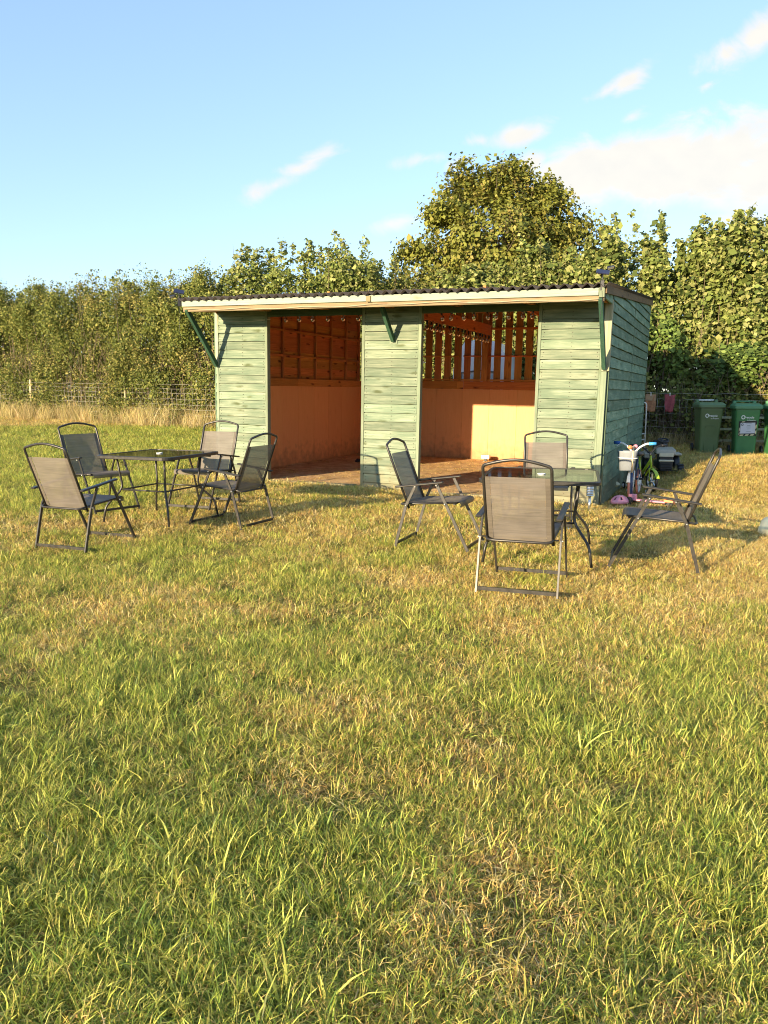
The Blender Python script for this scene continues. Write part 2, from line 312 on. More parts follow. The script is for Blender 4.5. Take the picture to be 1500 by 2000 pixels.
def ground_mat():
    m, nt, N, L, out = nodes('turf_soil'); p = N.new('ShaderNodeBsdfPrincipled'); p.inputs['Roughness'].default_value = .95; p.inputs['Specular IOR Level'].default_value = .1; L.new(p.outputs[0], out.inputs[0])
    tc = N.new('ShaderNodeTexCoord'); a = N.new('ShaderNodeTexNoise'); a.inputs['Scale'].default_value = 1.2; a.inputs['Detail'].default_value = 8; a.inputs['Roughness'].default_value = .7; L.new(tc.outputs['Object'], a.inputs['Vector'])
    b = N.new('ShaderNodeTexNoise'); b.inputs['Scale'].default_value = 40; b.inputs['Detail'].default_value = 5; L.new(tc.outputs['Object'], b.inputs['Vector'])
    r = ramp(N, [(.35, (.11, .13, .025)), (.5, (.24, .20, .06)), (.68, (.38, .28, .09))]); L.new(a.outputs[0], r.inputs[0])
    r2 = ramp(N, [(.3, (.45, .42, .35)), (.65, (1.15, 1.1, 1.0))]); L.new(b.outputs[0], r2.inputs[0])
    mx = N.new('ShaderNodeMix'); mx.data_type = 'RGBA'; mx.blend_type = 'MULTIPLY'; mx.inputs['Factor'].default_value = 1; L.new(r.outputs[0], mx.inputs['A']); L.new(r2.outputs[0], mx.inputs['B'])
    L.new(mx.outputs['Result'], p.inputs['Base Color']); bp = N.new('ShaderNodeBump'); bp.inputs['Distance'].default_value = .03; bp.inputs['Strength'].default_value = .7; L.new(b.outputs[0], bp.inputs['Height']); L.new(bp.outputs[0], p.inputs['Normal'])
    return m
def earth_mat():
    m, nt, N, L, out = nodes('red_earth'); p = N.new('ShaderNodeBsdfPrincipled'); p.inputs['Roughness'].default_value = .95; p.inputs['Specular IOR Level'].default_value = .1; L.new(p.outputs[0], out.inputs[0])
    tc = N.new('ShaderNodeTexCoord'); a = N.new('ShaderNodeTexNoise'); a.inputs['Scale'].default_value = 5; a.inputs['Detail'].default_value = 10; a.inputs['Roughness'].default_value = .75; L.new(tc.outputs['Object'], a.inputs['Vector'])
    r = ramp(N, [(.32, (.34, .20, .10)), (.5, (.58, .38, .19)), (.66, (.76, .56, .30))]); L.new(a.outputs[0], r.inputs[0]); L.new(r.outputs[0], p.inputs['Base Color'])
    bp = N.new('ShaderNodeBump'); bp.inputs['Distance'].default_value = .05; bp.inputs['Strength'].default_value = .8; L.new(a.outputs[0], bp.inputs['Height']); L.new(bp.outputs[0], p.inputs['Normal'])
    return m
M_ground = ground_mat(); M_earth = earth_mat()

# ------------------------------------------------------------------ the ground
def sheet(name, xs, ys, zf, mat, keep=None):
    X, Y = np.meshgrid(xs, ys); Z = zf(X, Y); co = np.stack([X, Y, Z], -1).reshape(-1, 3); w = len(xs)
    i, j = np.meshgrid(np.arange(w-1), np.arange(len(ys)-1)); a = (j*w+i).ravel()
    F = np.stack([a, a+1, a+1+w, a+w], 1)
    if keep is not None: F = F[keep(X[:-1, :-1], Y[:-1, :-1]).ravel()]
    me = bpy.data.meshes.new(name); me.from_pydata(co.tolist(), [], F.tolist()); me.polygons.foreach_set('use_smooth', [True]*len(F))
    return obj(name, me, mat)
xs = np.concatenate([-np.geomspace(700, 21, 14), np.arange(-20, 20.01, .25), np.geomspace(21, 700, 14)])
ys = np.concatenate([[-60, -30, -12, -6], np.arange(-3, 30.01, .25), np.geomspace(31, 1200, 18)])
g = sheet('ground', xs, ys, ground, M_ground); tag(g, kind='structure', label='rough mown field of green and dry grass')
lxs = np.linspace(0.03, W-.03, 40); lys = np.linspace(-.25, D-.03, 38)
LX, LY = np.meshgrid(lxs, lys); GX = OX+LX*ux+LY*nx; GY = OY+LX*uy+LY*ny
GZ = ground(GX, GY)+.03+.03*(fbm(LX*3, LY*3, 3)-.5)-.05*sm(-LY/.2)
co = np.stack([GX, GY, GZ], -1).reshape(-1, 3); a = (np.arange(37)[:, None]*40+np.arange(39)[None]).ravel()
me = bpy.data.meshes.new('earth_floor'); me.from_pydata(co.tolist(), [], np.stack([a, a+1, a+41, a+40], 1).tolist()); me.polygons.foreach_set('use_smooth', [True]*len(a))
tag(obj('earth_floor', me, M_earth), kind='structure', label='bare reddish earth floor scattered with straw')

# ------------------------------------------------------------------ the field shelter
shed = thing('field_shelter', 'open fronted timber field shelter clad in green stained boards under a black corrugated roof', 'shelter', (OX, OY, OZ))
shed.rotation_euler = (0, math.asin(SL), -YAW)
def roof_z(y): return 2.695+.0755*(y+.79)
def pbox(name, x0, x1, y0, y1, z0, z1, mat, bev=.003):
    """a box part with its own origin at its centre"""
    c = Vector(((x0+x1)/2, (y0+y1)/2, (z0+z1)/2)); bm = box(B(), x0-c.x, x1-c.x, y0-c.y, y1-c.y, z0-c.z, z1-c.z)
    if bev: bevel(bm, min(bev, (x1-x0)/4, (y1-y0)/4, (z1-z0)/4))
    return obj(name, bm, mat, shed, c)
rb = random.Random(11)
EXP = .129
_bc = {}
def front_board(x0, x1, z, h):
    key = (round(x1-x0, 3), round(h, 3))
    if key not in _bc:
        bm = B(); l = (x1-x0)/2; nseg = 6; rows = []
        for i in range(nseg+1):
            x = -l+2*l*i/nseg; dz = rb.uniform(-.003, .003)
            rows.append([bm.verts.new(p) for p in ((x, -.012, dz), (x, -.034, dz), (x, -.024, dz+EXP-.010), (x, -.003, dz+EXP-.010), (x, -.003, max(h, .1)), (x, 0, max(h, .1)))])
        for a_, b_ in zip(rows, rows[1:]):
            for k in range(6):
                f = bm.faces.new((a_[k], a_[(k+1) % 6], b_[(k+1) % 6], b_[k])); f.material_index = 1 if k == 5 else 0
        bm.faces.new(rows[0][::-1]); bm.faces.new(rows[-1]); bmesh.ops.recalc_face_normals(bm, faces=bm.faces)
        me = bpy.data.meshes.new('board'); bm.to_mesh(me); bm.free(); me.materials.append(M_green_x); me.materials.append(M_in_x); _bc[key] = me
    o = bpy.data.objects.new('board', _bc[key]); o.location = ((x0+x1)/2, rb.uniform(-.002, .002), z); o.rotation_euler = (rb.uniform(-.012, .012), rb.uniform(-.0035, .0035), 0)
    link(o, shed)
PANELS = ((.045, .905), (2.60, 3.425), (5.165, 5.93))
for (x0, x1) in PANELS:
    z = -.02; k = 0
    while z < 2.66:
        h = min(EXP+.022, 2.70-z)
        front_board(x0, x1, z, h); z += EXP
bm = B()
for (x0, x1) in PANELS:
    for k in range(20):
        for x in (x0+.03, (x0+x1)/2+.02, x1-.03):
            for dz in (.035, .085): q_ = (x+rb.uniform(-.006, .006), -.030, -.02+EXP*k+dz); box(bm, q_[0]-.004, q_[0]+.004, -.0365, -.028, q_[2]-.004, q_[2]+.004)
tag(obj('nail_heads', bm, simple('rusty_nail', (.05, .035, .02), .6), shed), kind='stuff')
# side walls: boards along y, clipped under the roof slope
def side_board(xw, out, y0, y1, z, h, mat):
    """xw: wall plane, out: +1 or -1 outward"""
    s = roof_z(0)-.02; f = lambda y: roof_z(y)-.03
    if z > f(y1)-.01: return
    ya = y0 if f(y0) > z+.02 else (y0+(z+.02-f(y0))/.0755)
    cy = (ya+y1)/2; bm = B(); rows = []; n = 5
    for i in range(n+1):
        y = ya+(y1-ya)*i/n; top = min(z+h, f(y)); hh = top-z; dz = rb.uniform(-.004, .004)
        q_ = min(.131, hh*.8); rows.append([bm.verts.new(p) for p in ((out*.012, y-cy, dz), (out*.036, y-cy, dz), (out*.022, y-cy, dz+q_), (out*.003, y-cy, dz+q_), (out*.003, y-cy, hh), (0, y-cy, hh))])
    for a_, b_ in zip(rows, rows[1:]):
        for k in range(6):
            fc = bm.faces.new((a_[k], a_[(k+1) % 6], b_[(k+1) % 6], b_[k])); fc.material_index = 1 if k == 5 else 0
    bm.faces.new(rows[0][::-1]); bm.faces.new(rows[-1]); bmesh.ops.recalc_face_normals(bm, faces=bm.faces)
    o = obj('board', bm, [mat, M_in_y], shed, (xw, cy, z), (rb.uniform(-.003, .003), rb.uniform(-.012, .012), 0))
for (y0, y1) in ((.05, 2.63), (2.68, D-.04)):
    z = -.02
    while z < 3.15: side_board(W, 1, y0, y1, z, .141+.022, M_green_y); z += .141
z = -.02
while z < 3.15: side_board(0, -1, .0, D, z, .141+.022, M_green_y); z += .141
# trims at the corners and jambs
pbox('corner_post', .0, .043, -.034, .04, -.05, 1.80, M_green_z)
tag(pbox('corner_post', -.008, .046, -.042, .04, 1.803, 2.66, M_pale_z), 'bare upper length of the corner trim')
pbox('corner_post', 5.962, 6.032, -.05, .03, -.05, 1.76, M_green_z)
tag(pbox('corner_post', 5.965, 6.06, -.055, .03, 1.763, 2.66, M_pale_z), 'pale upper length of the corner trim')
pbox('trim', 5.932, 5.960, -.036, .03, -.05, 2.66, M_green_z)
pbox('jamb', .907, .948, -.036, .055, -.05, 2.66, M_green_z)
pbox('jamb', 2.552, 2.597, -.036, .055, -.05, 2.66, M_green_z)
pbox('jamb', 3.428, 3.475, -.036, .055, -.05, 2.66, M_green_z)
pbox('jamb', 5.120, 5.162, -.036, .055, -.05, 2.66, M_green_z)
pbox('header_board', .951, 2.549, -.03, -.008, 2.535, 2.72, M_dkgreen_x)
pbox('header_board', 3.478, 5.117, -.03, -.008, 2.535, 2.72, M_dkgreen_x)
pbox('header_beam', .05, W-.05, .058, .10, 2.58, 2.74, M_in_x)
pbox('base_block', 5.935, 6.03, -.075, -.056, .0, .045, M_pale_z)
pbox('trim', 6.034, 6.058, .0, .046, -.05, 2.66, M_dkgreen_z)
pbox('trim', 6.034, 6.062, 2.634, 2.676, -.05, 2.90, M_dkgreen_z)
pbox('trim', 6.030, 6.058, D-.036, D+.02, -.05, 3.10, M_dkgreen_z)
pbox('trim', -.055, -.03, 0, .045, -.05, 2.66, M_dkgreen_z)
# eaves
pbox('fascia_board', -.05, 3.005, -.812, -.79, 2.632, 2.715, M_fascia)
pbox('fascia_board', 3.012, 5.985, -.81, -.788, 2.624, 2.71, M_fascia)
pbox('fascia_end', 5.99, 6.055, -.815, -.70, 2.60, 2.715, M_green_z)
pbox('fascia_splice', 2.975, 3.04, -.828, -.8135, 2.625, 2.70, M_purlin)
pbox('purlin', -.04, 6.05, -.785, -.735, 2.56, 2.66, M_purlin)
pbox('side_fascia', 6.03, 6.055, -.69, -.06, 2.60, 2.70, M_green_y)
for x in (.03, 1.0, 2.0, 3.02, 4.05, 5.05, 5.98):
    bm = bar(B(), (0, -.73, roof_z(-.73)-.09), (0, 5.30, roof_z(5.30)-.09), .045, .09); obj('rafter', bm, M_in_y, shed, (x, 0, 0))
for y in (.9, 2.0, 3.1, 4.2, 5.2):
    pbox('roof_batten', .02, W-.02, y, y+.05, roof_z(y)-.043, roof_z(y)-.004, M_in_x, 0)
# braces
def brace(x, y0, z0, y1, z1, x1=None):
    c = Vector((x, (y0+y1)/2, (z0+z1)/2)); bm = bar(B(), Vector((x if x1 is None else x1, y0, z0))-c, Vector((x, y1, z1))-c, .05, .075); bevel(bm, .004); obj('brace', bm, M_brace, shed, c)
brace(.02, -.775, 2.60, -.05, 1.80); brace(3.05, -.50, 2.63, -.045, 2.17); brace(6.0, -.79, 2.60, -.07, 1.80, 6.01)
pbox('brace_block', 2.99, 3.11, -.036, -.027, 2.12, 2.27, M_green_x)
# corrugated roof, six sheets
NS = 6; x0r, x1r = -.075, W+.052; wsh = (x1r-x0r)/NS
def roof_sheet(i):
    bm = B(); nW = 8; n = nW*8; yA, yB = -.86, D+.13; top = []; th = .006
    rows = [[], [], [], []]
    for k in range(n+1):
        x = (wsh+.03)*k/n; zc = .026*math.cos(2*math.pi*nW*k/n*1.0)
        for j, (y, dz) in enumerate(((yA, 0), (yB, 0), (yB, th), (yA, th))):
            rows[j].append(bm.verts.new((x, y, roof_z(y)+.040+zc+dz)))
    for k in range(n):
        for j in range(4):
            f = bm.faces.new((rows[j][k], rows[j][k+1], rows[(j+1) % 4][k+1], rows[(j+1) % 4][k])); f.smooth = j in (0, 2)
    bm.faces.new([rows[j][0] for j in range(4)]); bm.faces.new([rows[j][n] for j in range(4)][::-1])
    bmesh.ops.recalc_face_normals(bm, faces=bm.faces)
    return bm
me0 = None
for i in range(NS):
    if me0 is None: o = obj('roof_sheet', roof_sheet(0), M_bit, shed, (x0r, 0, 0)); me0 = o.data
    else:
        o = bpy.data.objects.new('roof_sheet', me0); link(o, shed); o.location = (x0r+wsh*i, 0, .007*(i % 2))
def light_block(y):  # added wavy strip, blocks sun leaking between roof corrugations and fascia
    bm = B(); n = 64; m_ = NS
    for i in range(m_):
        a_ = []
        for k in range(n+1):
            x = x0r+wsh*i+(wsh+.03)*k/n
            if x > x1r-.01: break
            zt_ = roof_z(y)+.039+.026*math.cos(2*math.pi*8*k/n)+.007*(i % 2)
            a_.append([bm.verts.new(p) for p in ((x, y, 2.60), (x, y+.012, 2.60), (x, y+.012, zt_), (x, y, zt_))])
        for p_, q_ in zip(a_, a_[1:]):
            for j in range(4): bm.faces.new((p_[j], q_[j], q_[(j+1) % 4], p_[(j+1) % 4]))
    obj('eaves_light_block', bm, M_bit, shed)
light_block(-.73)
for xs_, sg_ in ((W+.040, 1), (-.062, -1)):
    bm = B(); c_ = Vector((xs_, 2.3, roof_z(2.3)-.005)); bar(bm, Vector((xs_, -.80, roof_z(-.80)+.004))-c_, Vector((xs_, D+.10, roof_z(D+.10)+.004))-c_, .016, .10); obj('verge_board', bm, M_verge, shed, c_)
# inside: studs, ply lining, rails, noggins
def wall_left():
    for k, y in enumerate((.10, .72, 1.33, 1.95, 2.56, 3.20, 3.86, 4.55, 5.16)):
        pbox('stud', .002, .047, y, y+.045, -.02, roof_z(y)-.14, M_in_z)
    for za in (2.02, 2.47):
        for a_, b_ in zip((.145, .765, 1.375, 1.995, 2.605, 3.245, 3.905, 4.595), (.72, 1.33, 1.95, 2.56, 3.20, 3.86, 4.55, 5.16)):
            pbox('noggin', .004, .045, a_+.002, b_-.002, za+rb.uniform(-.01, .01), za+.042, M_in_y)
    for a_, b_ in ((.05, 2.45), (2.454, 5.28)): pbox('rail', .0485, .07, a_, b_, 1.495, 1.63, M_in_y)
    y = .05
    while y < 5.28:
        y1 = min(y+.61, 5.29); pbox('ply_panel', .048, .060, y, y1-.003, -.02, 1.492, M_ply, .0015); y = y1
wall_left()
def wall_right():
    for y in (.10, 1.33, 2.56, 3.86, 5.16): pbox('stud', W-.047, W-.002, y, y+.045, -.02, roof_z(y)-.14, M_in_z)
    pbox('rail', W-.07, W-.0485, .12, 5.28, 1.495, 1.63, M_in_y)
    y = .12
    while y < 5.28:
        y1 = min(y+.61, 5.29); pbox('ply_panel', W-.060, W-.048, y, y1-.003, -.02, 1.492, M_ply, .0015); y = y1
wall_right()
def wall_back():
    x = .072
    while x < W-.08:
        x1 = min(x+.585, W-.072); pbox('ply_panel', x, x1-.003, D-.052, D-.040, -.02, 1.488, M_ply, .0015); x = x1
    for a_, b_ in ((.073, 2.28), (2.284, 2.42), (2.424, W-.073)): pbox('rail', a_, b_, D-.066, D-.0525, 1.49, 1.655, M_in_x)
    pbox('rail', .05, W-.05, D-.045, D-.002, 1.66, 1.70, M_in_x)
    pbox('rail', .05, 2.30, D-.045, D-.002, 2.155, 2.18, M_in_x); pbox('rail', 2.40, W-.05, D-.045, D-.002, 2.155, 2.185, M_in_x)
    pbox('rail', 3.0, W-.05, D-.045, D-.002, 2.70, 2.745, M_in_x); pbox('rail', .05, 2.75, D-.045, D-.002, 2.70, 2.745, M_in_x)
    for x in (.072, 1.33, W-.12): pbox('stud', x, x+.045, D-.043, D-.004, 1.70, 3.0, M_in_z)
    pbox('post', 2.805, 2.935, D-.09, D-.046, 1.66, 3.03, M_in_z)
    for x in (2.32, 5.02): pbox('stud', x, x+.045, D-.085, D-.046, 1.66, 3.03, M_in_z)
    x = .02
    pts = [.02+.2165*k for k in range(28)]
    for x in pts:
        w_ = .148+rb.uniform(-.006, .006); j = rb.uniform(-.006, .006)
        if x+w_ > W: break
        pbox('slat', x+j, x+j+w_, D+.001, D+.02, -.04, 3.10, M_in_z)
wall_back()
bmx = B(); box(bmx, -.024, .024, .105-2.7, 5.25-2.7, -.10, .10); bevel(bmx, .004); obj('tie_beam', bmx, M_in_y, shed, (2.97, 2.7, 2.685))
for k, y in enumerate((.9, 1.75, 2.6, 3.5, 4.4)):
    pbox('hanger', 2.90, 2.943, y, y+.05, 2.60, roof_z(y)-.14, M_in_z)
for x in (1.9, 4.3): pbox('ceiling_joist', x, x+.045, .105, 5.25, 2.80, 2.90, M_in_y)
def local_pt(x, y, z): return shed.matrix_basis @ Vector((x, y, z))
bpy.context.view_layer.update()
# threshold plank
bm = box(B(), -.75, .75, -.07, .07, -.02, .025); bevel(bm, .008)
p = local_pt(1.75, -.10, 0); tag(obj('threshold_plank', bm, M_pale_z, None, (p.x, p.y, gz(p.x, p.y)+.025), (0, 0, -YAW)), 'weathered plank lying across the sill of the first opening', 'plank')
p = local_pt(4.3, -.06, 0); bm = box(B(), -.75, .75, -.05, .05, -.02, .02); bevel(bm, .008)
tag(obj('threshold_plank', bm, M_pale_z, None, (p.x, p.y, gz(p.x, p.y)+.022), (0, 0, -YAW)), 'pale plank half buried across the sill of the slatted bay', 'plank')

# festoon lights
def festoon(label, pts, n):
    t = thing('festoon_lights', label, 'string lights', local_pt(*pts[0]), -YAW, 'festoon lights inside the shelter')
    P0 = local_pt(*pts[0]); Rm = Matrix.Rotation(YAW, 3, 'Z')
    loc = lambda p: Rm @ (local_pt(*p)-P0)
    cable = []
    for i in range(n*2+1):
        s = i/(n*2); p = Vector(pts[0])*(1-s)+Vector(pts[1])*s; p.z -= .015*(i % 2); cable.append(loc(p))
    obj('cable', tube(B(), cable, .006, 5), M_black, t)
    bm = B(); lathe(bm, [(.012, .0), (.014, -.03), (.03, -.055), (.034, -.075), (.026, -.10), (.008, -.112)], 9); mb = bpy.data.meshes.new('bulb'); bm.to_mesh(mb); bm.free(); mb.materials.append(M_bulb)
    bm = B(); lathe(bm, [(.015, .03), (.019, .0), (.017, -.02)], 7); ms = bpy.data.meshes.new('socket'); bm.to_mesh(ms); bm.free(); ms.materials.append(M_black)
    for i in range(n):
        q = cable[i*2+1]; jit = rb.uniform(-.02, .02)
        b_ = bpy.data.objects.new('bulb', mb); b_.location = q+Vector((jit, 0, -.03)); b_.rotation_euler = (rb.uniform(-.2, .2), rb.uniform(-.2, .2), 0); link(b_, t)
        s_ = bpy.data.objects.new('socket', ms); s_.location = q+Vector((jit, 0, -.03)); link(s_, t)
festoon('string of clear bulbs hanging under the tie beam', (2.99, .55, 2.575), 1) if False else None
festoon('string of clear glass bulbs hung along the underside of the middle tie beam', [(3.0, .6, 2.575), (3.0, 5.2, 2.575)], 20)
festoon('string of clear glass bulbs along the top of the slatted bay opening', [(3.6, .18, 2.60), (5.08, .18, 2.61)], 9)
festoon('string of clear glass bulbs along the top of the windowless bay opening', [(1.0, .22, 2.625), (2.5, .22, 2.625)], 6)
# outdoor lead pinned under the eaves
t = thing('fairy_light_wire', 'thin pale wire draped along the eaves fascia', 'wire', local_pt(0, -.82, 2.6), -YAW)
pts = []; P0 = local_pt(0, -.82, 2.6); Rm = Matrix.Rotation(YAW, 3, 'Z')
for i in range(61):
    x = i*.1; pts.append(Rm @ (local_pt(x, -.82, 2.61-.022*abs(math.sin(i*.31))-.02*abs(math.sin(i*.083)))-P0))
obj('strand', tube(B(), pts, .0035, 4), M_cable, t)
pts = [Rm @ (local_pt(.05+i*.12, -.03, 2.50-.03*math.sin(math.pi*i/8))-P0) for i in range(9)]
obj('strand', tube(B(), pts, .004, 4), M_cable, t)

# solar security lights on the eaves corners
def solar_light(label, x, y, z, rz, tilt, two):
    p = local_pt(x, y, z); t = thing('solar_light', label, 'security light', p, rz, 'solar lights on the eaves corners'); t.scale = (.75, .75, .75)
    bm = B(); box(bm, -.03, .03, -.02, .02, -.14, .02); obj('housing', bevel(bm, .006), M_black, t)
    obj('arm', tube(B(), [(0, 0, 0), (0, .02, .06), (.0, .03, .12)], .010, 6), M_black, t)
    bm = box(B(), -.10, .10, -.065, .065, -.012, .012); bevel(bm, .005); obj('solar_panel', bm, M_panel, t, (.0, .03, .15), (tilt, .15, 0))
    bm = box(B(), -.055, .055, -.03, .03, -.025, .025); bevel(bm, .008); obj('lamp_head', bm, M_black, t, (-.12 if two else .12, -.02, .05 if two else .20), (.5, -.25, .3))
    bm = box(B(), -.045, .045, -.004, .004, -.018, .018); obj('lamp_lens', bm, M_chrome, t, (-.13 if two else .12, -.06, .035 if two else .19), (.5, -.25, .3))
    obj('lead', tube(B(), [(0, -.02, -.14), (.01, -.02, -.3), (-.015, -.01, -.55), (0, 0, -.8)], .004, 4), M_black, t)
solar_light('small black solar lamp with tilted panel on the eaves corner nearest the wire fence', -.07, -.83, 2.74, .2, .6, True)
solar_light('dark solar panel lamp on the eaves corner above the green brace by the bins', 6.02, -.80, 2.78, -.3, .55, False)

# ------------------------------------------------------------------ folding sling chairs
fw, bw = .275, .235
def make_chair():
    t = thing('folding_chair', 'x', 'chair')
    def back(z, x): return Vector((x, -.235-.39*(z-.37), z))
    for s in (-1, 1):
        x = s*fw
        obj('front_leg', bar(B(), (x, .345, .0), (x, .045, .595), .013, .026, (0, 1, 0)), M_metal, t)
        bm = B(); bar(bm, (x+s*.014, -.345, 0), (x+s*.014, -.24, .39), .013, .026, (0, 1, 0)); bar(bm, (x+s*.014, -.24, .388), (x+s*.014, -.15, .575), .013, .024, (0, 1, 0)); obj('rear_leg', bm, M_metal, t)
        bm = B(); bar(bm, (x+s*.008, -.345, .555), (x+s*.008, .11, .615), .045, .018); bevel(bm, .006); obj('armrest', bm, M_metal, t)
        bm = B()
        for q in ((x+s*.024, .05, .585), (x+s*.024, -.15, .565), (x+s*.024, -.24, .39), (x+s*.02, .13, .42), (x+s*.022, -.30, .562)):
            lathe(bm, [(.007, -.003), (.007, .003), (.003, .006)], 6, Matrix.Translation(q) @ Matrix.Rotation(s*math.pi/2, 4, 'Y'))
        o = obj('bolt', bm, M_bolt, t)
    obj('floor_bar', bar(B(), (-fw, .335, .03), (fw, .335, .03), .012, .026), M_metal, t)
    obj('floor_bar', bar(B(), (-fw-.014, -.34, .03), (fw+.014, -.34, .03), .012, .026), M_metal, t)
    # back frame: uprights and arched top rail
    pts = [back(.355, -bw), back(.86, -bw)]+arc(back(.905, -bw), back(.935, -bw), back(.94, -bw+.035), 4)
    pts += [back(.94+.035*math.sin(math.pi*i/10), -bw+.035+(2*bw-.07)*i/10) for i in range(1, 10)]
    pts += arc(back(.94, bw-.035), back(.935, bw), back(.905, bw), 4)+[back(.86, bw), back(.355, bw)]
    obj('back_frame', tube(B(), pts, .0115, 7), M_metal, t)
    # seat frame with rounded rear bar
    sb = .215; zf = lambda y: .40+.066*(y+.235)
    pts = [(-sb-.02, .225, zf(.225)), (-sb-.02, -.24, zf(-.24))]+arc((-sb-.02, -.26, .395), (-sb-.02, -.315, .385), (-sb+.04, -.32, .385), 5)
    pts += arc((sb-.04, -.32, .385), (sb+.02, -.315, .385), (sb+.02, -.26, .395), 5)+[(sb+.02, -.24, zf(-.24)), (sb+.02, .225, zf(.225))]
    obj('seat_frame', tube(B(), pts, .010, 6), M_metal, t)
    obj('cross_bar', tube(B(), [(-fw, -.24, .395), (fw, -.24, .395)], .006, 5), M_metal, t)
    obj('front_rail', tube(B(), [(-sb-.02, .20, zf(.20)-.012), (sb+.02, .20, zf(.20)-.012)], .011, 6), M_metal, t)
    def cloth(f, nu=10, nv=10, u0=0., u1=1.):
        bm = B(); G = [[bm.verts.new(f(u0+(u1-u0)*i/nu, j/nv)) for i in range(nu+1)] for j in range(nv+1)]
        for j in range(nv):
            for i in range(nu): bm.faces.new((G[j][i], G[j][i+1], G[j+1][i+1], G[j+1][i])).smooth = True
        return bm
    def fb(u, v, off=0):
        x = -bw+.004+(2*bw-.008)*u; z = .365+.485*v; p = back(z, x)
        sag = .016*math.sin(math.pi*u)*math.sin(math.pi*v)+.007*math.exp(-((v-.42)/.05)**2)*math.sin(math.pi*u)
        return p+Vector((0, -sag-off, 0))
    obj('back_sling', cloth(lambda u, v: fb(u, v), 12, 14, .09, .91), M_sling, t)
    for a_, b_ in ((-.012, .088), (.912, 1.012)):
        obj('hem', cloth(lambda u, v: fb(u, v, .0035), 2, 12, a_, b_), M_hem, t)
    def fs(u, v):
        x = (-sb-.015)+(2*sb+.03)*u
        if v < .85: y = -.225+.46*v/.85; z = zf(y)+.008-.022*math.sin(math.pi*u)*math.sin(math.pi*v/.85)
        else: a_ = (v-.85)/.15*math.pi*.8; y = .235+.028*math.sin(a_); z = zf(.235)+.008-.03*(1-math.cos(a_))
        return Vector((x, y, z))
    obj('seat_sling', cloth(fs, 10, 16), M_sling, t)
    return t
def copy_tree(o, parent=None):
    c = o.copy(); COL.objects.link(c)
    if parent is not None: c.parent = parent
    for ch in o.children: copy_tree(ch, c)
    return c
chair0 = make_chair()
CH = [(-2.816, 7.17, -21.6, .041+.035, 'folding chair at the open-grass table seen from behind, its sunlit back panel towards the camera'),
      (-3.284, 8.844, 230.2, .074+.085, 'folding chair with dark shaded backrest on the fence side of the open-grass table'),
      (-2.142, 9.057, 161.4, .078+.092, 'folding chair with sunlit backrest before the fence-side corner of the shelter, facing its table'),
      (-1.646, 8.181, 63.5, .033+.065, 'folding chair with dark slanting backrest beside the first shelter opening, facing the grass'),
      (.531, 7.128, -111.7, .062+.023, 'folding chair seen side on below the middle shelter panel, facing the table by the bikes'),
      (1.054, 5.629, -19.7, .07, 'nearest folding chair, seen square from behind, pulled up to the table by the bikes'),
      (2.283, 6.391, 71.1, .065, 'folding chair seen side on standing alone on the bike side of its table'),
      (1.766, 8.346, 169.4, .104+.016-.04, 'folding chair facing the camera between the table and the boarded end panel of the shelter')]
for i, (x, y, a_, z, lab) in enumerate(CH):
    c = chair0 if i == 0 else copy_tree(chair0)
    c.location = (x, y, z); c.rotation_euler = (0, 0, R(a_)); c['label'] = lab; c['group'] = 'folding sling chairs around the two garden tables'

# ------------------------------------------------------------------ glass topped tables
def make_table():
    t = thing('garden_table', 'x', 'table'); h = .71
    def rr(a, b, r, z, n=5):
        out = []
        for cx, cy, s in ((a-r, b-r, 0), (-a+r, b-r, 90), (-a+r, -b+r, 180), (a-r, -b+r, 270)):
            for k in range(n+1): q = R(s+90*k/n); out.append(Vector((cx+r*math.cos(q), cy+r*math.sin(q), z)))
        return out
    bm = B(); o_ = rr(.5, .5, .10, 0); rings = []
    for s, z in ((.0, h-.035), (.006, h-.03), (.006, h-.006), (0, h), (-.022, h), (-.022, h-.035)):
        rings.append([bm.verts.new(Vector((p.x*(1+s/.5), p.y*(1+s/.5), z))) for p in o_])
    n = len(o_)
    for a_, b_ in zip(rings, rings[1:]+rings[:1]):
        for k in range(n): bm.faces.new((a_[k], a_[(k+1) % n], b_[(k+1) % n], b_[k])).smooth = False
    obj('rim', bm, M_metal, t)
    bm = B(); o_ = rr(.487, .487, .09, 0); a_ = [bm.verts.new((p.x, p.y, h-.004)) for p in o_]; bm.faces.new(a_)
    obj('glass_top', bm, M_glass, t)
    bm = B(); lathe(bm, [(.036, h-.003), (.036, h+.004), (.022, h+.004), (.022, h-.003)], 16); obj('umbrella_ring', bm, M_white, t)
    for sx in (-1, 1):
        for sy in (-1, 1):
            T_ = Vector((sx*.33, sy*.33, h-.03)); K = Vector((sx*.30, sy*.30, .34)); F1 = Vector((sx*.43, sy*.43, .17)); F = Vector((sx*.455, sy*.455, 0))
            pts = [T_, (T_+K)/2]+arc(K+Vector((0, 0, .06)), K, K+(F1-K)*.25, 4)+arc(F1-(F1-K)*.2, F1, F1+(F-F1)*.3, 4)+[F]
            obj('leg', tube(B(), pts, .0125, 7), M_metal, t)
    for z in (.335,):
        for a_, b_ in (((-.3, -.3), (.3, -.3)), ((.3, -.3), (.3, .3)), ((.3, .3), (-.3, .3)), ((-.3, .3), (-.3, -.3))):
            obj('stretcher', tube(B(), [(*a_, z), (*b_, z)], .009, 6), M_metal, t)
    for s in (-1, 1):
        obj('under_rail', tube(B(), [(-.47, s*.33, h-.045), (.47, s*.33, h-.045)], .009, 6), M_metal, t)
    return t
tb = make_table(); tb.location = (-2.421, 8.281, .068+.07); tb.rotation_euler = (0, 0, R(-21.8)); tb.scale = (.92, .96, 1)
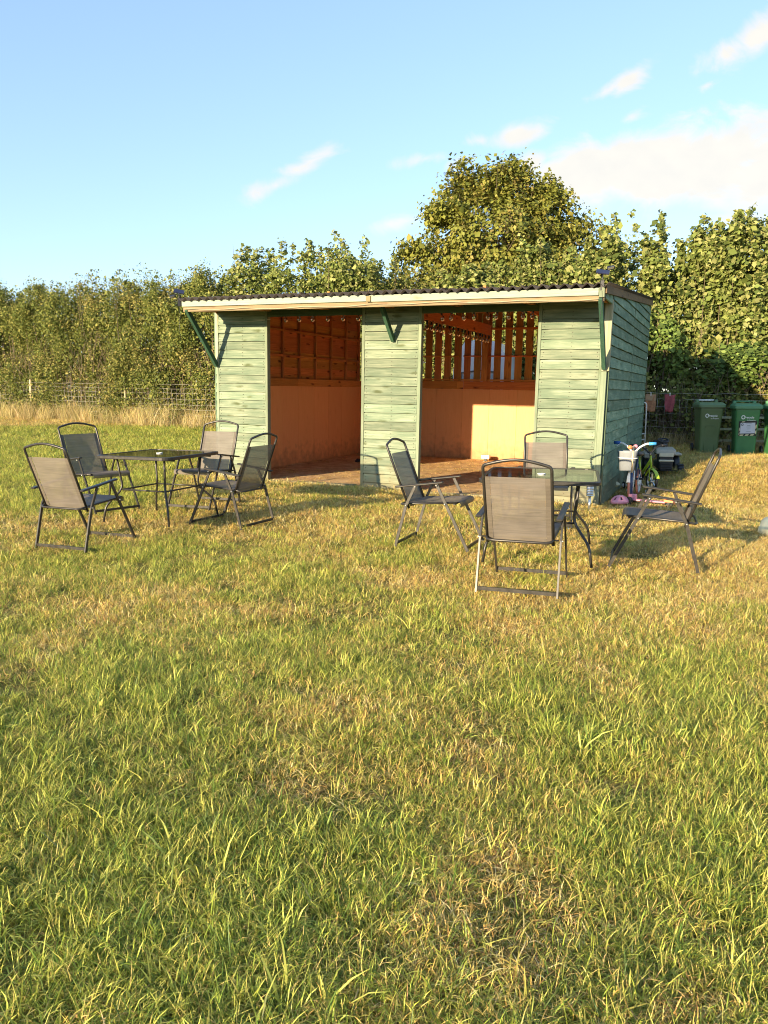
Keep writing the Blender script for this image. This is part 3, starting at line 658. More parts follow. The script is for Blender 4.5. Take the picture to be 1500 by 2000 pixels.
tb['label'] = 'square garden table with smoked glass top standing out on the open grass'; tb['group'] = 'glass topped garden tables'
tb2 = copy_tree(tb); tb2.location = (1.39, 6.75, .075); tb2.rotation_euler = (0, 0, R(-14)); tb2.scale = (.98, 1.12, 1)
tb2['label'] = 'smoked glass garden table half hidden behind the nearest chair, before the boarded end panel'

# ------------------------------------------------------------------ wheelie bins
def plastic(name, c, rough=.45): return simple(name, c, rough, var=.1, scale=4, bump=.05)
M_lid1 = plastic('faded_green_lid', (.11, .19, .085)); M_bin1 = plastic('olive_green_bin', (.10, .15, .055)); M_bin2 = plastic('green_bin', (.055, .20, .065)); M_lid2 = plastic('mid_green_lid', (.09, .24, .11))
M_print = simple('white_print', (.8, .82, .78), .5, var=.03); M_tape_y = simple('hazard_tape_yellow', (.75, .68, .40), .5, var=.05); M_paper = simple('laminated_paper', (.62, .62, .68), .3, var=.03)
M_ink = simple('printed_ink', (.10, .14, .13), .5)
def text_mesh(body, size, depth=.0):
    cu = bpy.data.curves.new('lettering', 'FONT'); cu.body = body; cu.size = size; cu.extrude = depth; cu.offset = size*.02
    o = bpy.data.objects.new('lettering', cu); COL.objects.link(o); dg = bpy.context.evaluated_depsgraph_get(); me = bpy.data.meshes.new_from_object(o.evaluated_get(dg)); bpy.data.objects.remove(o); bpy.data.curves.remove(cu); return me
def wheelie_bin(label, x, y, rz, mb, ml, handle_white, notice, dz=0):
    t = thing('wheelie_bin', label, 'bin', (x, y, gz(x, y)-.01), rz, 'green wheelie bins along the fence'); t.scale = (.86, .80, .98)
    # front is -y; body tapers down
    bm = B(); prof = []
    def ring(hx, hy, z, cy=0, r=.05, n=3):
        out = []
        for cx, cyy, s in ((hx-r, hy-r, 0), (-hx+r, hy-r, 90), (-hx+r, -hy+r, 180), (hx-r, -hy+r, 270)):
            for k in range(n+1): q = R(s+90*k/n); out.append(bm.verts.new((cx+r*math.cos(q), cy+cyy+r*math.sin(q), z)))
        return out
    Rg = [ring(.215, .24, .02, .02), ring(.225, .255, .35, .01), ring(.262, .315, .90), ring(.262, .315, .935), ring(.292, .35, .94), ring(.292, .35, .965)]
    for a_, b_ in zip(Rg, Rg[1:]):
        for k in range(len(a_)): bm.faces.new((a_[k], a_[(k+1) % len(a_)], b_[(k+1) % len(b_)], b_[k])).smooth = False
    bm.faces.new(Rg[0][::-1]); bm.faces.new(Rg[-1]); obj('bin_body', bm, mb, t)
    bm = B(); Rg = [ring(.302, .365, .955, -.01), ring(.302, .365, 1.005, -.01), ring(.28, .33, 1.03, .0), ring(.25, .26, 1.055, .04)]
    for a_, b_ in zip(Rg, Rg[1:]):
        for k in range(len(a_)): bm.faces.new((a_[k], a_[(k+1) % len(a_)], b_[(k+1) % len(b_)], b_[k]))
    bm.faces.new(Rg[0][::-1]); bm.faces.new(Rg[-1]); lid = obj('lid', bm, ml, t)
    for s in (-1, 1):
        bm = box(B(), -.035, .035, -.05, .05, -.03, .03); bevel(bm, .01); obj('lid_hinge', bm, ml, t, (s*.215, .24, 1.075))
    obj('lid_handle', tube(B(), [(-.18, .30, 1.09), (.18, .30, 1.09)], .017, 8), M_white if handle_white else ml, t)
    bm = box(B(), -.15, .15, -.02, .02, -.012, .012); bevel(bm, .005); obj('lid_rib', bm, ml, t, (0, -.18, 1.043), (.12, 0, 0))
    for s in (-1, 1):
        bm = B(); lathe(bm, [(.09, -.025), (.10, -.015), (.10, .015), (.09, .025)], 20, Matrix.Rotation(math.pi/2, 4, 'Y')); w = obj('wheel', bm, M_black, t, (s*.27, .27, .10))
        bm = B(); lathe(bm, [(.045, -.028), (.045, .028)], 12, Matrix.Rotation(math.pi/2, 4, 'Y')); obj('hub', bm, mb, w)
    obj('axle', tube(B(), [(-.27, .27, .10), (.27, .27, .10)], .012, 6), M_chrome, t)
    # moulded arch on the front and the recycling print; front face leans
    def face(z): return (-.245+(-.315+.245)*(z-.35)/.55) if z > .35 else -.232
    tiltx = math.pi/2+math.atan(.07/.55)
    if not notice:
        ar = [(-.115, z) for z in (.06, .2, .35)]+[(-.115, .52), (-.105, .56), (-.08, .575), (.08, .575), (.105, .56), (.115, .52)]+[(.115, z) for z in (.35, .2, .06)]
        obj('moulded_arch', tube(B(), [(x_, face(z_)-.002-(.012 if z_ < .34 else 0)*0, z_) for x_, z_ in ar], .006, 5), mb, t)
    zt = .76; f = face(zt)-.004
    M_ = text_mesh('recycle', .062); o = obj('lettering', M_, M_print, t, (-.045, f, zt), (tiltx, 0, 0))
    M_ = text_mesh('for Shropshire', .030); o = obj('lettering', M_, M_print, t, (-.01, face(zt-.045)-.004, zt-.045), (tiltx, 0, 0))
    bm = B(); n = 22; ri = []; ro = []
    for k in range(n):
        q = R(20+320*k/(n-1)); ri.append(bm.verts.new((.026*math.cos(q), .026*math.sin(q), 0))); ro.append(bm.verts.new((.042*math.cos(q), .042*math.sin(q), 0)))
    for k in range(n-1): bm.faces.new((ri[k], ri[k+1], ro[k+1], ro[k]))
    v3 = [bm.verts.new(p) for p in ((.012, -.004, 0), (.058, -.004, 0), (.034, .026, 0))]; bm.faces.new(v3)
    obj('recycling_emblem', bm, M_print, t, (-.095, f, zt+.022), (tiltx, 0, 0))
    if notice:
        zc = .56; fc = face(zc)-.006; rot = (tiltx, -.03, 0)
        nt_ = obj('notice', box(B(), -.19, .19, -.15, .15, -.002, .002), M_black, t, (.015, fc, zc), rot)
        obj('paper', box(B(), -.155, .155, -.10, .115, .0025, .0045), M_paper, nt_)
        k = 0
        for (cx, cy, hw_, hh_) in ((-.12, -.132, .035, .012), (-.01, -.132, .035, .012), (.10, -.132, .035, .012), (.172, -.08, .012, .035), (.172, .03, .012, .035), (-.174, -.02, .008, .03), (-.174, -.10, .008, .025), (-.1, .135, .03, .008)):
            bm = B(); sk = .012; vv = [bm.verts.new(p) for p in ((cx-hw_-(sk if hw_ > hh_ else 0), cy-hh_-(0 if hw_ > hh_ else sk), .003), (cx+hw_-(sk if hw_ > hh_ else 0), cy-hh_+(0 if hw_ > hh_ else sk), .003), (cx+hw_+(sk if hw_ > hh_ else 0), cy+hh_+(0 if hw_ > hh_ else sk), .003), (cx-hw_+(sk if hw_ > hh_ else 0), cy+hh_-(0 if hw_ > hh_ else sk), .003))]; bm.faces.new(vv)
            obj('tape_stripe', bm, M_tape_y, nt_)
        bm = B(); lathe(bm, [(.026, .0055), (.026, .006)], 16, Matrix.Translation((-.115, .08, 0))); obj('crest', bm, M_ink, nt_)
        bm = B(); lathe(bm, [(.012, .0065), (.012, .007)], 12, Matrix.Translation((-.112, .08, 0))); obj('crest', bm, M_paper, nt_)
        for (yy, hw_) in ((.095, .06), (.06, .035), (.03, .05), (-.01, .04), (-.065, .05)):
            obj('printed_line', box(B(), .02-hw_, .02+hw_, yy-.003, yy+.003, .0047, .0055), M_ink, nt_)
    return t
wheelie_bin('olive green recycling bin with a white lid handle, nearest the pegged cloths', 6.60, 15.75, R(-8), M_bin1, M_lid1, True, False)
wheelie_bin('brighter green recycling bin with a white notice framed in hazard tape', 7.17, 15.35, R(-14), M_bin2, M_lid2, False, True)
wheelie_bin('bright green bin at the end of the row, mostly cut off by the photo edge', 7.74, 15.15, R(-12), M_bin2, M_lid2, False, False)

# ------------------------------------------------------------------ toys beside the shelter
def P(name, bm, mat, par, loc=None, rot=None): return obj(name, bm, mat, par, loc, rot)
M_blue = simple('blue_rubber', (.02, .10, .38), .5, var=.1); M_ltblue = simple('light_blue_rubber', (.05, .30, .62), .5, var=.1); M_navy = simple('navy_paint', (.02, .04, .10), .35)
M_pink = simple('pink_plastic', (.72, .28, .34), .4, var=.08); M_brownpink = simple('dusty_pink_tyre', (.36, .15, .12), .8); M_orange = simple('orange_plastic', (.80, .22, .08), .4, var=.05)
M_lime = simple('lime_paint', (.45, .58, .04), .35, var=.06); M_basket = simple('grey_white_basket', (.22, .24, .26), .5, var=.05); M_cream = simple('cream_plastic', (.62, .56, .42), .4, var=.06); M_gold = simple('pale_gold_tube', (.78, .55, .30), .35)
M_beige = simple('faded_beige_plastic', (.42, .38, .30), .5, var=.1)
def wheel(name, par, c, r, tr, mt, mrim, axis='x', spokes=6, solid=False):
    M_ = Matrix.Identity(4) if axis == 'z' else Matrix.Rotation(math.pi/2, 4, 'Y')
    n = 22; pts = [M_ @ Vector((r*math.cos(2*math.pi*k/n), r*math.sin(2*math.pi*k/n), 0)) for k in range(n)]
    w = P(name, tube(B(), pts, tr, 8, closed=True), mt, par, c)
    pts = [M_ @ Vector(((r-tr)*math.cos(2*math.pi*k/n), (r-tr)*math.sin(2*math.pi*k/n), 0)) for k in range(n)]
    bm = tube(B(), pts, tr*.75, 6, closed=True)
    for k in range(spokes):
        q = 2*math.pi*k/spokes; bar(bm, M_ @ Vector((0, 0, 0)), M_ @ Vector(((r-tr)*math.cos(q), (r-tr)*math.sin(q), 0)), .012, .022, (1, 0, 0))
    lathe(bm, [(.018, -.035), (.018, .035)], 10, M_); P('rim', bm, mrim, w); return w
def kids_bike(label, x, y, rz, frame, fork, bars, tyre, rim, gripL, gripR, basket, mudguard, s):
    """front of the bicycle towards -y"""
    t = thing('childs_bicycle', label, 'bicycle', (x, y, gz(x, y)+.01), rz); t.scale = s
    wr = .15; wf = wheel('front_wheel', t, (0, -.27, .165), wr-.015, .017, tyre, rim); wheel('rear_wheel', t, (0, .28, .165), wr-.015, .017, tyre, rim)
    P('fork', tube(tube(tube(B(), [(.035, -.27, .165), (.035, -.245, .33), (.0, -.235, .345)], .009, 6), [(-.035, -.27, .165), (-.035, -.245, .33), (.0, -.235, .345)], .009, 6), [(0, -.235, .345), (0, -.205, .50)], .014, 7), fork, t)
    bm = B(); tube(bm, [(0, -.215, .45), (0, -.05, .30), (0, .05, .22)], .018, 8); tube(bm, [(0, -.21, .42), (0, .0, .24)], .012, 6); tube(bm, [(0, .05, .22), (0, .12, .46)], .014, 7)
    for s_ in (-1, 1): tube(bm, [(s_*.02, .06, .22), (s_*.04, .28, .165)], .008, 5); tube(bm, [(s_*.015, .11, .38), (s_*.04, .28, .165)], .008, 5)
    P('frame', bm, frame, t)
    bm = B(); lathe(bm, [(.02, 0), (.075, .01), (.08, .035), (.06, .05)], 12); sd_ = P('saddle', bm, M_black, t, (0, .14, .47)); sd_.scale = (1, 1.5, 1)
    hb = P('handlebar', tube(tube(B(), [(-.25, -.13, .63), (-.17, -.15, .63)]+arc((-.15, -.155, .625), (-.06, -.17, .59), (-.03, -.185, .545), 4)+[(0, -.195, .535)]+arc((.03, -.185, .545), (.06, -.17, .59), (.15, -.155, .625), 4)+[(.17, -.15, .63), (.25, -.13, .63)], .012, 7), [(0, -.195, .49), (0, -.20, .54)], .016, 7), bars, t)
    P('grip', tube(B(), [(-.28, -.12, .632), (-.19, -.145, .63)], .018, 8), gripL, hb); P('grip', tube(B(), [(.19, -.145, .63), (.28, -.12, .632)], .018, 8), gripR, hb)
    P('brake_lever', tube(B(), [(-.19, -.165, .622), (-.25, -.19, .585)], .005, 5), M_chrome, hb)
    if basket:
        bm = B(); pr = [(.085, .36), (.115, .56), (.12, .575), (.11, .575), (.078, .37)]
        lathe(bm, pr, 14); bk = P('basket', bm, M_basket, t, (-.05, -.34, -.02)); bk.scale = (1.15, .62, 1)
        P('basket_hoop', tube(B(), [(.118*math.cos(2*math.pi*k/16), .118*math.sin(2*math.pi*k/16), .50) for k in range(16)], .005, 5, closed=True), M_white, bk)
    if mudguard:
        bm = B(); rows = []
        for k in range(11):
            q = R(20+14*k); c_ = Vector((0, -.27-(wr+.02)*math.cos(q)*1, .165+(wr+.02)*math.sin(q))); rows.append([bm.verts.new(c_+Vector((dx, 0, -abs(dx)*.3))) for dx in (-.028, -.012, .012, .028)])
        for a_, b_ in zip(rows, rows[1:]):
            for k in range(3): bm.faces.new((a_[k], a_[k+1], b_[k+1], b_[k]))
        P('mudguard', bm, mudguard, t)
    for s_ in (-1, 1): P('pedal', box(B(), s_*.05, s_*.11, .02, .07, .16+s_*.05, .18+s_*.05), M_black, t)
    P('crank', tube(tube(B(), [(-.05, .05, .22), (-.05, .045, .12)], .007, 5), [(.05, .05, .22), (.05, .045, .27)], .007, 5), M_chrome, t)
    P('chain_guard', bevel(box(B(), .03, .045, .02, .26, .15, .22), .005), bars, t)
    for s_ in (-1, 1): wheel('stabiliser', t, (s_*.13, .30, .05), .038, .012, M_black, M_white, spokes=3)
    return t
kids_bike("child's bicycle with blue grips, white basket and dusty pink tyres beside the shelter wall", 3.52, 10.72, R(-28), M_navy, M_white, M_white, M_brownpink, M_white, M_blue, M_ltblue, True, M_white, (1.0, 1.08, 1.24))
kids_bike("lime green child's bicycle with black tyres standing behind the white one", 3.87, 11.45, R(8), M_lime, M_lime, M_black, M_black, M_chrome, M_black, M_black, False, M_lime, (1., 1.1, 1.1))
# basket toy horn and scooter
def scooter():
    x, y = 3.28, 10.10; t = thing('kick_scooter', 'pink kick scooter with a pale upright stem and orange rear mudguard', 'scooter', (x, y, gz(x, y)+.015), R(-38))
    P('deck', bevel(box(B(), .04, .46, -.05, .05, .055, .075), .008), M_pink, t)
    P('stem', tube(B(), [(0, 0, .12), (-.01, .0, .42)], .018, 8), M_navy, t); P('stem_tube', tube(B(), [(-.01, 0, .42), (-.005, 0, .76)], .012, 8), M_gold, t)
    hb = P('handlebar', tube(B(), [(-.01, -.10, .76), (-.01, .10, .76)], .012, 7), M_gold, t)
    for s_ in (-1, 1):
        bm = B(); lathe(bm, [(.012, -.035), (.026, -.02), (.03, .0), (.026, .02), (.012, .035)], 10, Matrix.Translation((-.01, s_*.10, .76)) @ Matrix.Rotation(math.pi/2, 4, 'X')); P('grip', bm, M_orange if s_ < 0 else M_pink, hb)
    P('front_bracket', bevel(box(B(), -.03, .07, -.035, .035, .05, .14), .01), M_pink, t)
    for s_ in (-1, 1): wheel('wheel', t, (0, s_*.07, .055), .04, .014, M_black, M_black, 'x').rotation_euler = (0, 0, math.pi/2)
    w = wheel('wheel', t, (.50, 0, .055), .04, .014, M_black, M_black, 'x'); w.rotation_euler = (0, 0, math.pi/2)
    bm = B(); rows = []
    for k in range(8):
        q = R(-10+28*k); c_ = Vector((.50+.068*math.cos(q), 0, .055+.068*math.sin(q))); rows.append([bm.verts.new(c_+Vector((0, dx, 0))) for dx in (-.035, .035)])
    for a_, b_ in zip(rows, rows[1:]): bm.faces.new((a_[0], a_[1], b_[1], b_[0]))
    P('rear_mudguard', bm, M_orange, t)
    P('mudguard_side', bevel(box(B(), .44, .56, -.042, -.036, .07, .125), .002), M_orange, t)
scooter()
def helmet():
    x, y = 3.10, 10.02; t = thing('bicycle_helmet', 'pink child\'s cycle helmet lying on the ground against the shelter corner', 'helmet', (x, y, gz(x, y)+.01), R(30))
    bm = B(); n = 18; m_ = 7; rows = []
    for j in range(m_):
        q = R(90*j/(m_-1)*.97); rows.append([bm.verts.new((.13*math.cos(q)*math.cos(2*math.pi*k/n)*(1.15 if math.cos(2*math.pi*k/n) > 0 else 1), .10*math.cos(q)*math.sin(2*math.pi*k/n), .04+.105*math.sin(q))) for k in range(n)])
    for j in range(m_-1):
        for k in range(n):
            if j in (2, 3) and k % 3 == 0: continue
            bm.faces.new((rows[j][k], rows[j][(k+1) % n], rows[j+1][(k+1) % n], rows[j+1][k])).smooth = True
    bm.faces.new(rows[-1]); o = P('shell', bm, M_pink, t); sol = o.modifiers.new('thick', 'SOLIDIFY'); sol.thickness = .016
    bm = B(); lathe(bm, [(.088, .035), (.086, .08), (.05, .12)], 14); P('liner', bm, M_black, t)
    P('strap', tube(B(), [(.0, .09, .05), (.03, .13, .01), (.1, .14, .005)], .006, 4), M_black, t)
helmet()
def toy_tractor():
    x, y = 4.66, 12.85; t = thing('ride_on_tractor', 'child\'s beige and black ride-on tractor parked in the shade of the shelter', 'toy tractor', (x, y, gz(x, y)), R(-13)); t.scale = (1.12, 1.12, 1.12)
    P('chassis', bevel(box(B(), -.08, .10, -.30, .42, .10, .20), .015), M_black, t)
    bm = box(B(), -.13, .15, -.34, .06, .34, .425)
    for v in bm.verts:
        if v.co.y < -.3 and v.co.z > .4: v.co.z -= .02; v.co.y += .02
    P('bonnet', bevel(bm, .025, 2), M_beige, t)
    P('front_block', bevel(box(B(), -.085, .105, -.365, -.05, .12, .345), .012), M_black, t)
    P('headlamp_panel', bevel(box(B(), -.088, .108, -.378, -.366, .305, .36), .004), M_cream, t)
    P('bumper_bar', bevel(box(B(), -.092, .112, -.392, -.366, .235, .262), .006), M_cream, t)
    for k in range(5): P('grille_slat', bevel(box(B(), -.075+.004*k, .095-.004*k, -.39, -.366, .105+.024*k, .120+.024*k), .003), M_black, t)
    for s_, r_ in ((-1, 1), (1, 1)):
        bm = B(); lathe(bm, [(.05, -.045), (.085, -.04), (.095, -.02), (.095, .02), (.085, .04), (.05, .045)], 18, Matrix.Rotation(math.pi/2, 4, 'Y')); w = P('front_wheel', bm, M_black, t, (s_*.22+.01, -.24, .095))
        bm = B()
        for k in range(12):
            q = 2*math.pi*k/12; M_ = Matrix.Rotation(q, 4, 'X'); box(bm, -.038, .038, -.01, .01, .090, .104, 0, M_)
        P('tread', bm, M_black, w); bm = B(); lathe(bm, [(.045, -.05), (.045, .05)], 12, Matrix.Rotation(math.pi/2, 4, 'Y')); P('hub', bm, M_beige, w)
        bm = B(); lathe(bm, [(.08, -.05), (.13, -.045), (.14, -.02), (.14, .02), (.13, .045), (.08, .05)], 20, Matrix.Rotation(math.pi/2, 4, 'Y')); w = P('rear_wheel', bm, M_black, t, (s_*.22+.01, .30, .14)); bm = B(); lathe(bm, [(.06, -.055), (.06, .055)], 12, Matrix.Rotation(math.pi/2, 4, 'Y')); P('hub', bm, M_beige, w)
        P('mudguard', bevel(box(B(), s_*.22-.06, s_*.22+.08, .16, .44, .28, .32), .015), M_beige, t)
    P('axle', tube(B(), [(-.22, -.24, .095), (.24, -.24, .095)], .014, 6), M_black, t)
    P('seat', bevel(box(B(), -.10, .12, .18, .40, .30, .34), .015), M_black, t); P('seat_back', bevel(box(B(), -.10, .12, .38, .42, .32, .50), .015), M_black, t)
    P('steering_column', tube(B(), [(.01, .0, .40), (.01, .06, .50)], .022, 8), M_black, t)
    sw = P('steering_wheel', tube(B(), [(.075*math.cos(2*math.pi*k/18), .075*math.sin(2*math.pi*k/18), 0) for k in range(18)], .012, 6, closed=True), M_black, t, (.01, .065, .515), (.35, 0, 0))
    bm = B()
    for k in range(3): q = 2*math.pi*k/3; bar(bm, (0, 0, 0), (.07*math.cos(q), .07*math.sin(q), 0), .02, .01)
    P('wheel_spoke', bm, M_black, sw)
    P('side_step', bevel(box(B(), -.26, -.10, -.02, .14, .25, .33), .012), M_beige, t)
toy_tractor()
def trolley():
    x, y = 5.28, 15.75; t = thing('hand_trolley', 'tall white tubular hand trolley leaning by the back corner of the shelter', 'trolley', (x, y, gz(x, y)), R(-10))
    fr = P('frame', tube(B(), [(-.055, 0, .05), (-.055, .02, .95)]+arc((-.055, .02, .97), (-.055, .02, 1.03), (0, .02, 1.035), 4)+arc((0, .02, 1.035), (.055, .02, 1.03), (.055, .02, .97), 4)+[(.055, .02, .95), (.055, 0, .05)], .013, 8), M_white, t)
    for z in (.28, .40): P('cross_bar', tube(B(), [(-.055, .005, z), (.055, .005, z)], .01, 6), M_white, t)
    P('toe_plate', bevel(box(B(), -.09, .09, -.16, .01, .03, .042), .004), M_chrome, t)
    for s_ in (-1, 1): wheel('wheel', t, (s_*.09, .04, .06), .045, .015, M_black, M_white)
trolley()
def path_light():
    x, y = 2.54, 9.40; t = thing('path_light', 'small ribbed metal garden stake light by the shelter corner', 'garden light', (x, y, gz(x, y)))
    bm = B(); prof = []
    for k in range(7): prof += [(.040, .20+.02*k), (.047, .205+.02*k), (.047, .213+.02*k), (.040, .218+.02*k)]
    lathe(bm, prof, 16); P('louvred_shade', bm, M_chrome, t)
    bm = B(); lathe(bm, [(.050, .342), (.050, .350), (.02, .358)], 16); P('cap', bm, M_chrome, t)
    P('stake', tube(B(), [(0, 0, -.02), (0, 0, .20)], .016, 8), M_chrome, t)
path_light()
def rock(name, label, x, y, s, mat, cat, seed, flat=.7, dz=0.):
    bm = B(); bmesh.ops.create_icosphere(bm, subdivisions=3, radius=1); r_ = random.Random(seed); ph = [r_.uniform(0, 6) for _ in range(6)]
    for v in bm.verts:
        c = v.co; k = 1+.10*math.sin(3*c.x+ph[0])*math.cos(2.5*c.y+ph[1])+.06*math.sin(6*c.z+ph[2]+4*c.x)+.03*math.sin(11*c.y+ph[3]); v.co = Vector((c.x*k*s[0], c.y*k*s[1], c.z*k*s[2]))
    for f in bm.faces: f.smooth = True
    return tag(obj(name, bm, mat, None, (x, y, gz(x, y)+dz), (0, 0, seed)), label, cat)
M_stone = simple('pale_limestone', (.72, .66, .42), .9, var=.25, scale=8, bump=.6); M_clod = simple('dark_clod', (.03, .022, .018), .9, var=.4, bump=.8)
rock('boulder', 'rounded pale stone in the grass at the picture edge beyond the lone chair', 4.07, 7.85, (.17, .14, .13), M_stone, 'stone', 2, dz=.06)
rock('stone_block', 'pale broken block lying against the shelter side wall', 3.50, 11.55, (.09, .06, .045), M_stone, 'stone', 5, dz=.12)
p = local_pt(.95, 3.3, 0); rock('earth_clod', 'black lump on the earth floor by the plywood wall', p.x, p.y, (.10, .07, .05), M_clod, 'clod', 8, dz=.05)
p = local_pt(3.05, 5.0, 0); t = thing('metal_box', 'small shiny metal box on the earth floor near the sunlit plywood', 'metal box', (p.x, p.y, gz(p.x, p.y)+.03), -YAW)
P('case', bevel(box(B(), -.09, .09, -.05, .05, .05, .13), .006), M_chrome, t); P('foot', box(B(), -.03, .03, -.03, .03, 0, .05), M_black, t)
x, y = 7.35, 13.4; t = thing('wire_hoop', 'thin bent wire hoop standing in the rough bank by the bins', 'wire hoop', (x, y, gz(x, y)), .2)
P('hoop', tube(B(), [(-.12, 0, -.02), (.0, 0, .19), (.06, .0, .18), (.3, .02, .06)], .005, 5), M_wire, t)

# ------------------------------------------------------------------ fences
def wire_fence(label, P_, posts_at, h, strands, stay, group=None):
    """P_: list of (x, y) corners; posts_at: list of (x, y)"""
    x0, y0 = P_[0]; t = thing('wire_fence', label, 'fence', (x0, y0, 0))
    def along(s):
        i = min(int(s), len(P_)-2); f = s-i; return P_[i][0]*(1-f)+P_[i+1][0]*f, P_[i][1]*(1-f)+P_[i+1][1]*f
    for (px_, py_, hh) in posts_at:
        bm = B(); lathe(bm, [(.042, -.1), (.040, hh*.5), (.041, hh-.03), (.030, hh)], 10)
        o = P('post', bm, M_post, t, (px_-x0, py_-y0, gz(px_, py_)), (rb.uniform(-.02, .02), rb.uniform(-.02, .02), 0))
    nseg = len(P_)-1
    for z in strands:
        pts = []
        for k in range(nseg*14+1):
            xx, yy = along(k/14); pts.append((xx-x0, yy-y0-.045, gz(xx, yy)+z+.012*math.sin(k*1.7+z*9)))
        P('strand', tube(B(), pts, .0032, 4), M_wire, t)
    bm = B()
    for i in range(nseg):
        L_ = math.hypot(P_[i+1][0]-P_[i][0], P_[i+1][1]-P_[i][1]); n = int(L_/stay)
        for k in range(n):
            xx, yy = along(i+k/n); z0 = gz(xx, yy); j = rb.uniform(-.02, .02)
            tube(bm, [(xx-x0, yy-y0-.05, z0+strands[0]), (xx-x0+j, yy-y0-.05, z0+strands[-2])], .003, 3)
    tag(P('stay_wires', bm, M_wire, t), kind='stuff')
    return t
wire_fence('wire stock fence on round timber posts before the tall hedge beyond the open grass', [(-16.1, 29.0), (-12.03, 26.46), (-7.96, 23.92), (-3.9, 21.4), (-1.2, 20.3)],
           [(-16.1, 29, 1.3), (-12.03, 26.46, 1.27), (-7.96, 23.92, 1.3), (-3.9, 21.4, 1.25), (-1.2, 20.3, 1.25)], 1.2, (.12, .3, .46, .6, .75, .92, 1.05, 1.17), .17)
wire_fence('wire mesh fence behind the bins, the pegged cloths hanging on its top strand', [(4.7, 17.6), (7.6, 16.9), (11.5, 15.9)],
           [(4.7, 17.6, 1.25), (11.5, 15.9, 1.25)], 1.2, (.10, .25, .39, .53, .68, .84, 1.0, 1.13), .155)
# cloths pegged on the fence
def cloth_item(name, label, x, y, w, h, mat, fl):
    z = gz(x, y)+1.12; t = thing(name, label, 'cloth', (x, y, z), R(-14))
    bm = B(); nu, nv = 10, 10; G = []
    for j in range(nv+1):
        v = j/nv; row = []
        for i in range(nu+1):
            u_ = i/nu; ww = w*(1+fl*v); row.append(bm.verts.new(((u_-.5)*ww+.006*math.sin(9*v+3*u_), -.012-.012*math.sin(u_*9+v*3), -h*v+.01*math.sin(u_*7))))
        G.append(row)
    for j in range(nv):
        for i in range(nu): bm.faces.new((G[j][i], G[j][i+1], G[j+1][i+1], G[j+1][i])).smooth = True
    o = P('cloth', bm, mat, t); s_ = o.modifiers.new('thick', 'SOLIDIFY'); s_.thickness = .006
    if fl > .02:
        bm = B(); G = [[bm.verts.new(((i/6-.5)*w*1.04, -.03-.004*math.sin(i), -h*.36*j/3)) for i in range(7)] for j in range(4)]
        for j in range(3):
            for i in range(6): bm.faces.new((G[j][i], G[j][i+1], G[j+1][i+1], G[j+1][i]))
        P('folded_top', bm, simple('pale_brown_cloth', (.42, .27, .15), .9), t)
    P('clothes_peg', bevel(box(B(), -.008, .008, -.04, .0, -.03, .045), .003), M_white, t)
    return t
cloth_item('hanging_cloth', 'brown folded cloth pegged on the fence wire beside the red one', 5.82, 16.95, .21, .37, simple('orange_brown_cloth', (.40, .19, .09), .9, var=.25, bump=.3), .06)
cloth_item('hanging_cloth', 'dull red cloth pegged on the fence wire next to the olive bin', 6.20, 16.85, .23, .37, simple('dull_red_cloth', (.34, .075, .08), .9, var=.25, bump=.3), -.28)
for k, (x, y, z, w) in enumerate(((6.98, 16.15, .66, .5), (7.0, 16.15, .40, .5), (7.65, 16.0, .58, .6), (7.6, 16.0, .22, .5))): pass
t = thing('timber_rack', 'weathered pale timber rails stacked behind the bins', 'timber rack', (7.3, 16.1, gz(7.3, 16.1)), R(-10))
for z in (.18, .42, .66): P('rail', bevel(box(B(), -.75, .75, -.02, .02, z, z+.045), .004), M_pale_z, t)
for x in (-.7, 0.02, .7): P('upright', bevel(box(B(), x-.03, x+.03, .021, .06, 0, .8), .004), M_post, t)

# white caravan seen through the slats
def caravan():
    x, y = 2.50, 19.1; t = thing('caravan', 'white caravan with a rounded roof glimpsed through the slatted back wall', 'caravan', (x, y, gz(x, y)), R(-18)); M_cw = simple('white_caravan_panel', (.88, .90, .90), .3, var=.03, scale=2)
    bm = B(); prof = [(-.62, .35), (-.66, 1.2), (-.64, 1.95), (-.56, 2.35), (-.38, 2.6), (0, 2.68), (.38, 2.6), (.56, 2.35), (.64, 1.95), (.66, 1.2), (.62, .35)]
    A = [bm.verts.new((px_, -.8, z)) for px_, z in prof]; C = [bm.verts.new((px_, .8, z)) for px_, z in prof]
    for k in range(len(prof)-1): bm.faces.new((A[k], C[k], C[k+1], A[k+1])).smooth = False
    bm.faces.new(A); bm.faces.new(C[::-1]); bm.faces.new((A[0], A[-1], C[-1], C[0])); P('body', bm, M_cw, t)
    P('window', bevel(box(B(), -.42, .42, -.83, -.802, 1.25, 1.85), .02), simple('pale_blue_window', (.45, .55, .58), .2), t)
    P('window_surround', tube(B(), [(-.45, -.815, 1.2), (-.45, -.815, 1.9), (0, -.815, 1.95), (.45, -.815, 1.9), (.45, -.815, 1.2)], .02, 6, closed=True), simple('grey_seal', (.12, .13, .14), .5), t)
    for s_ in (-1, 1): wheel('wheel', t, (s_*.60, 0, .30), .24, .06, M_black, M_chrome)
    P('drawbar', tube(B(), [(0, -.8, .4), (0, -1.3, .38)], .03, 6), M_black, t)
caravan()

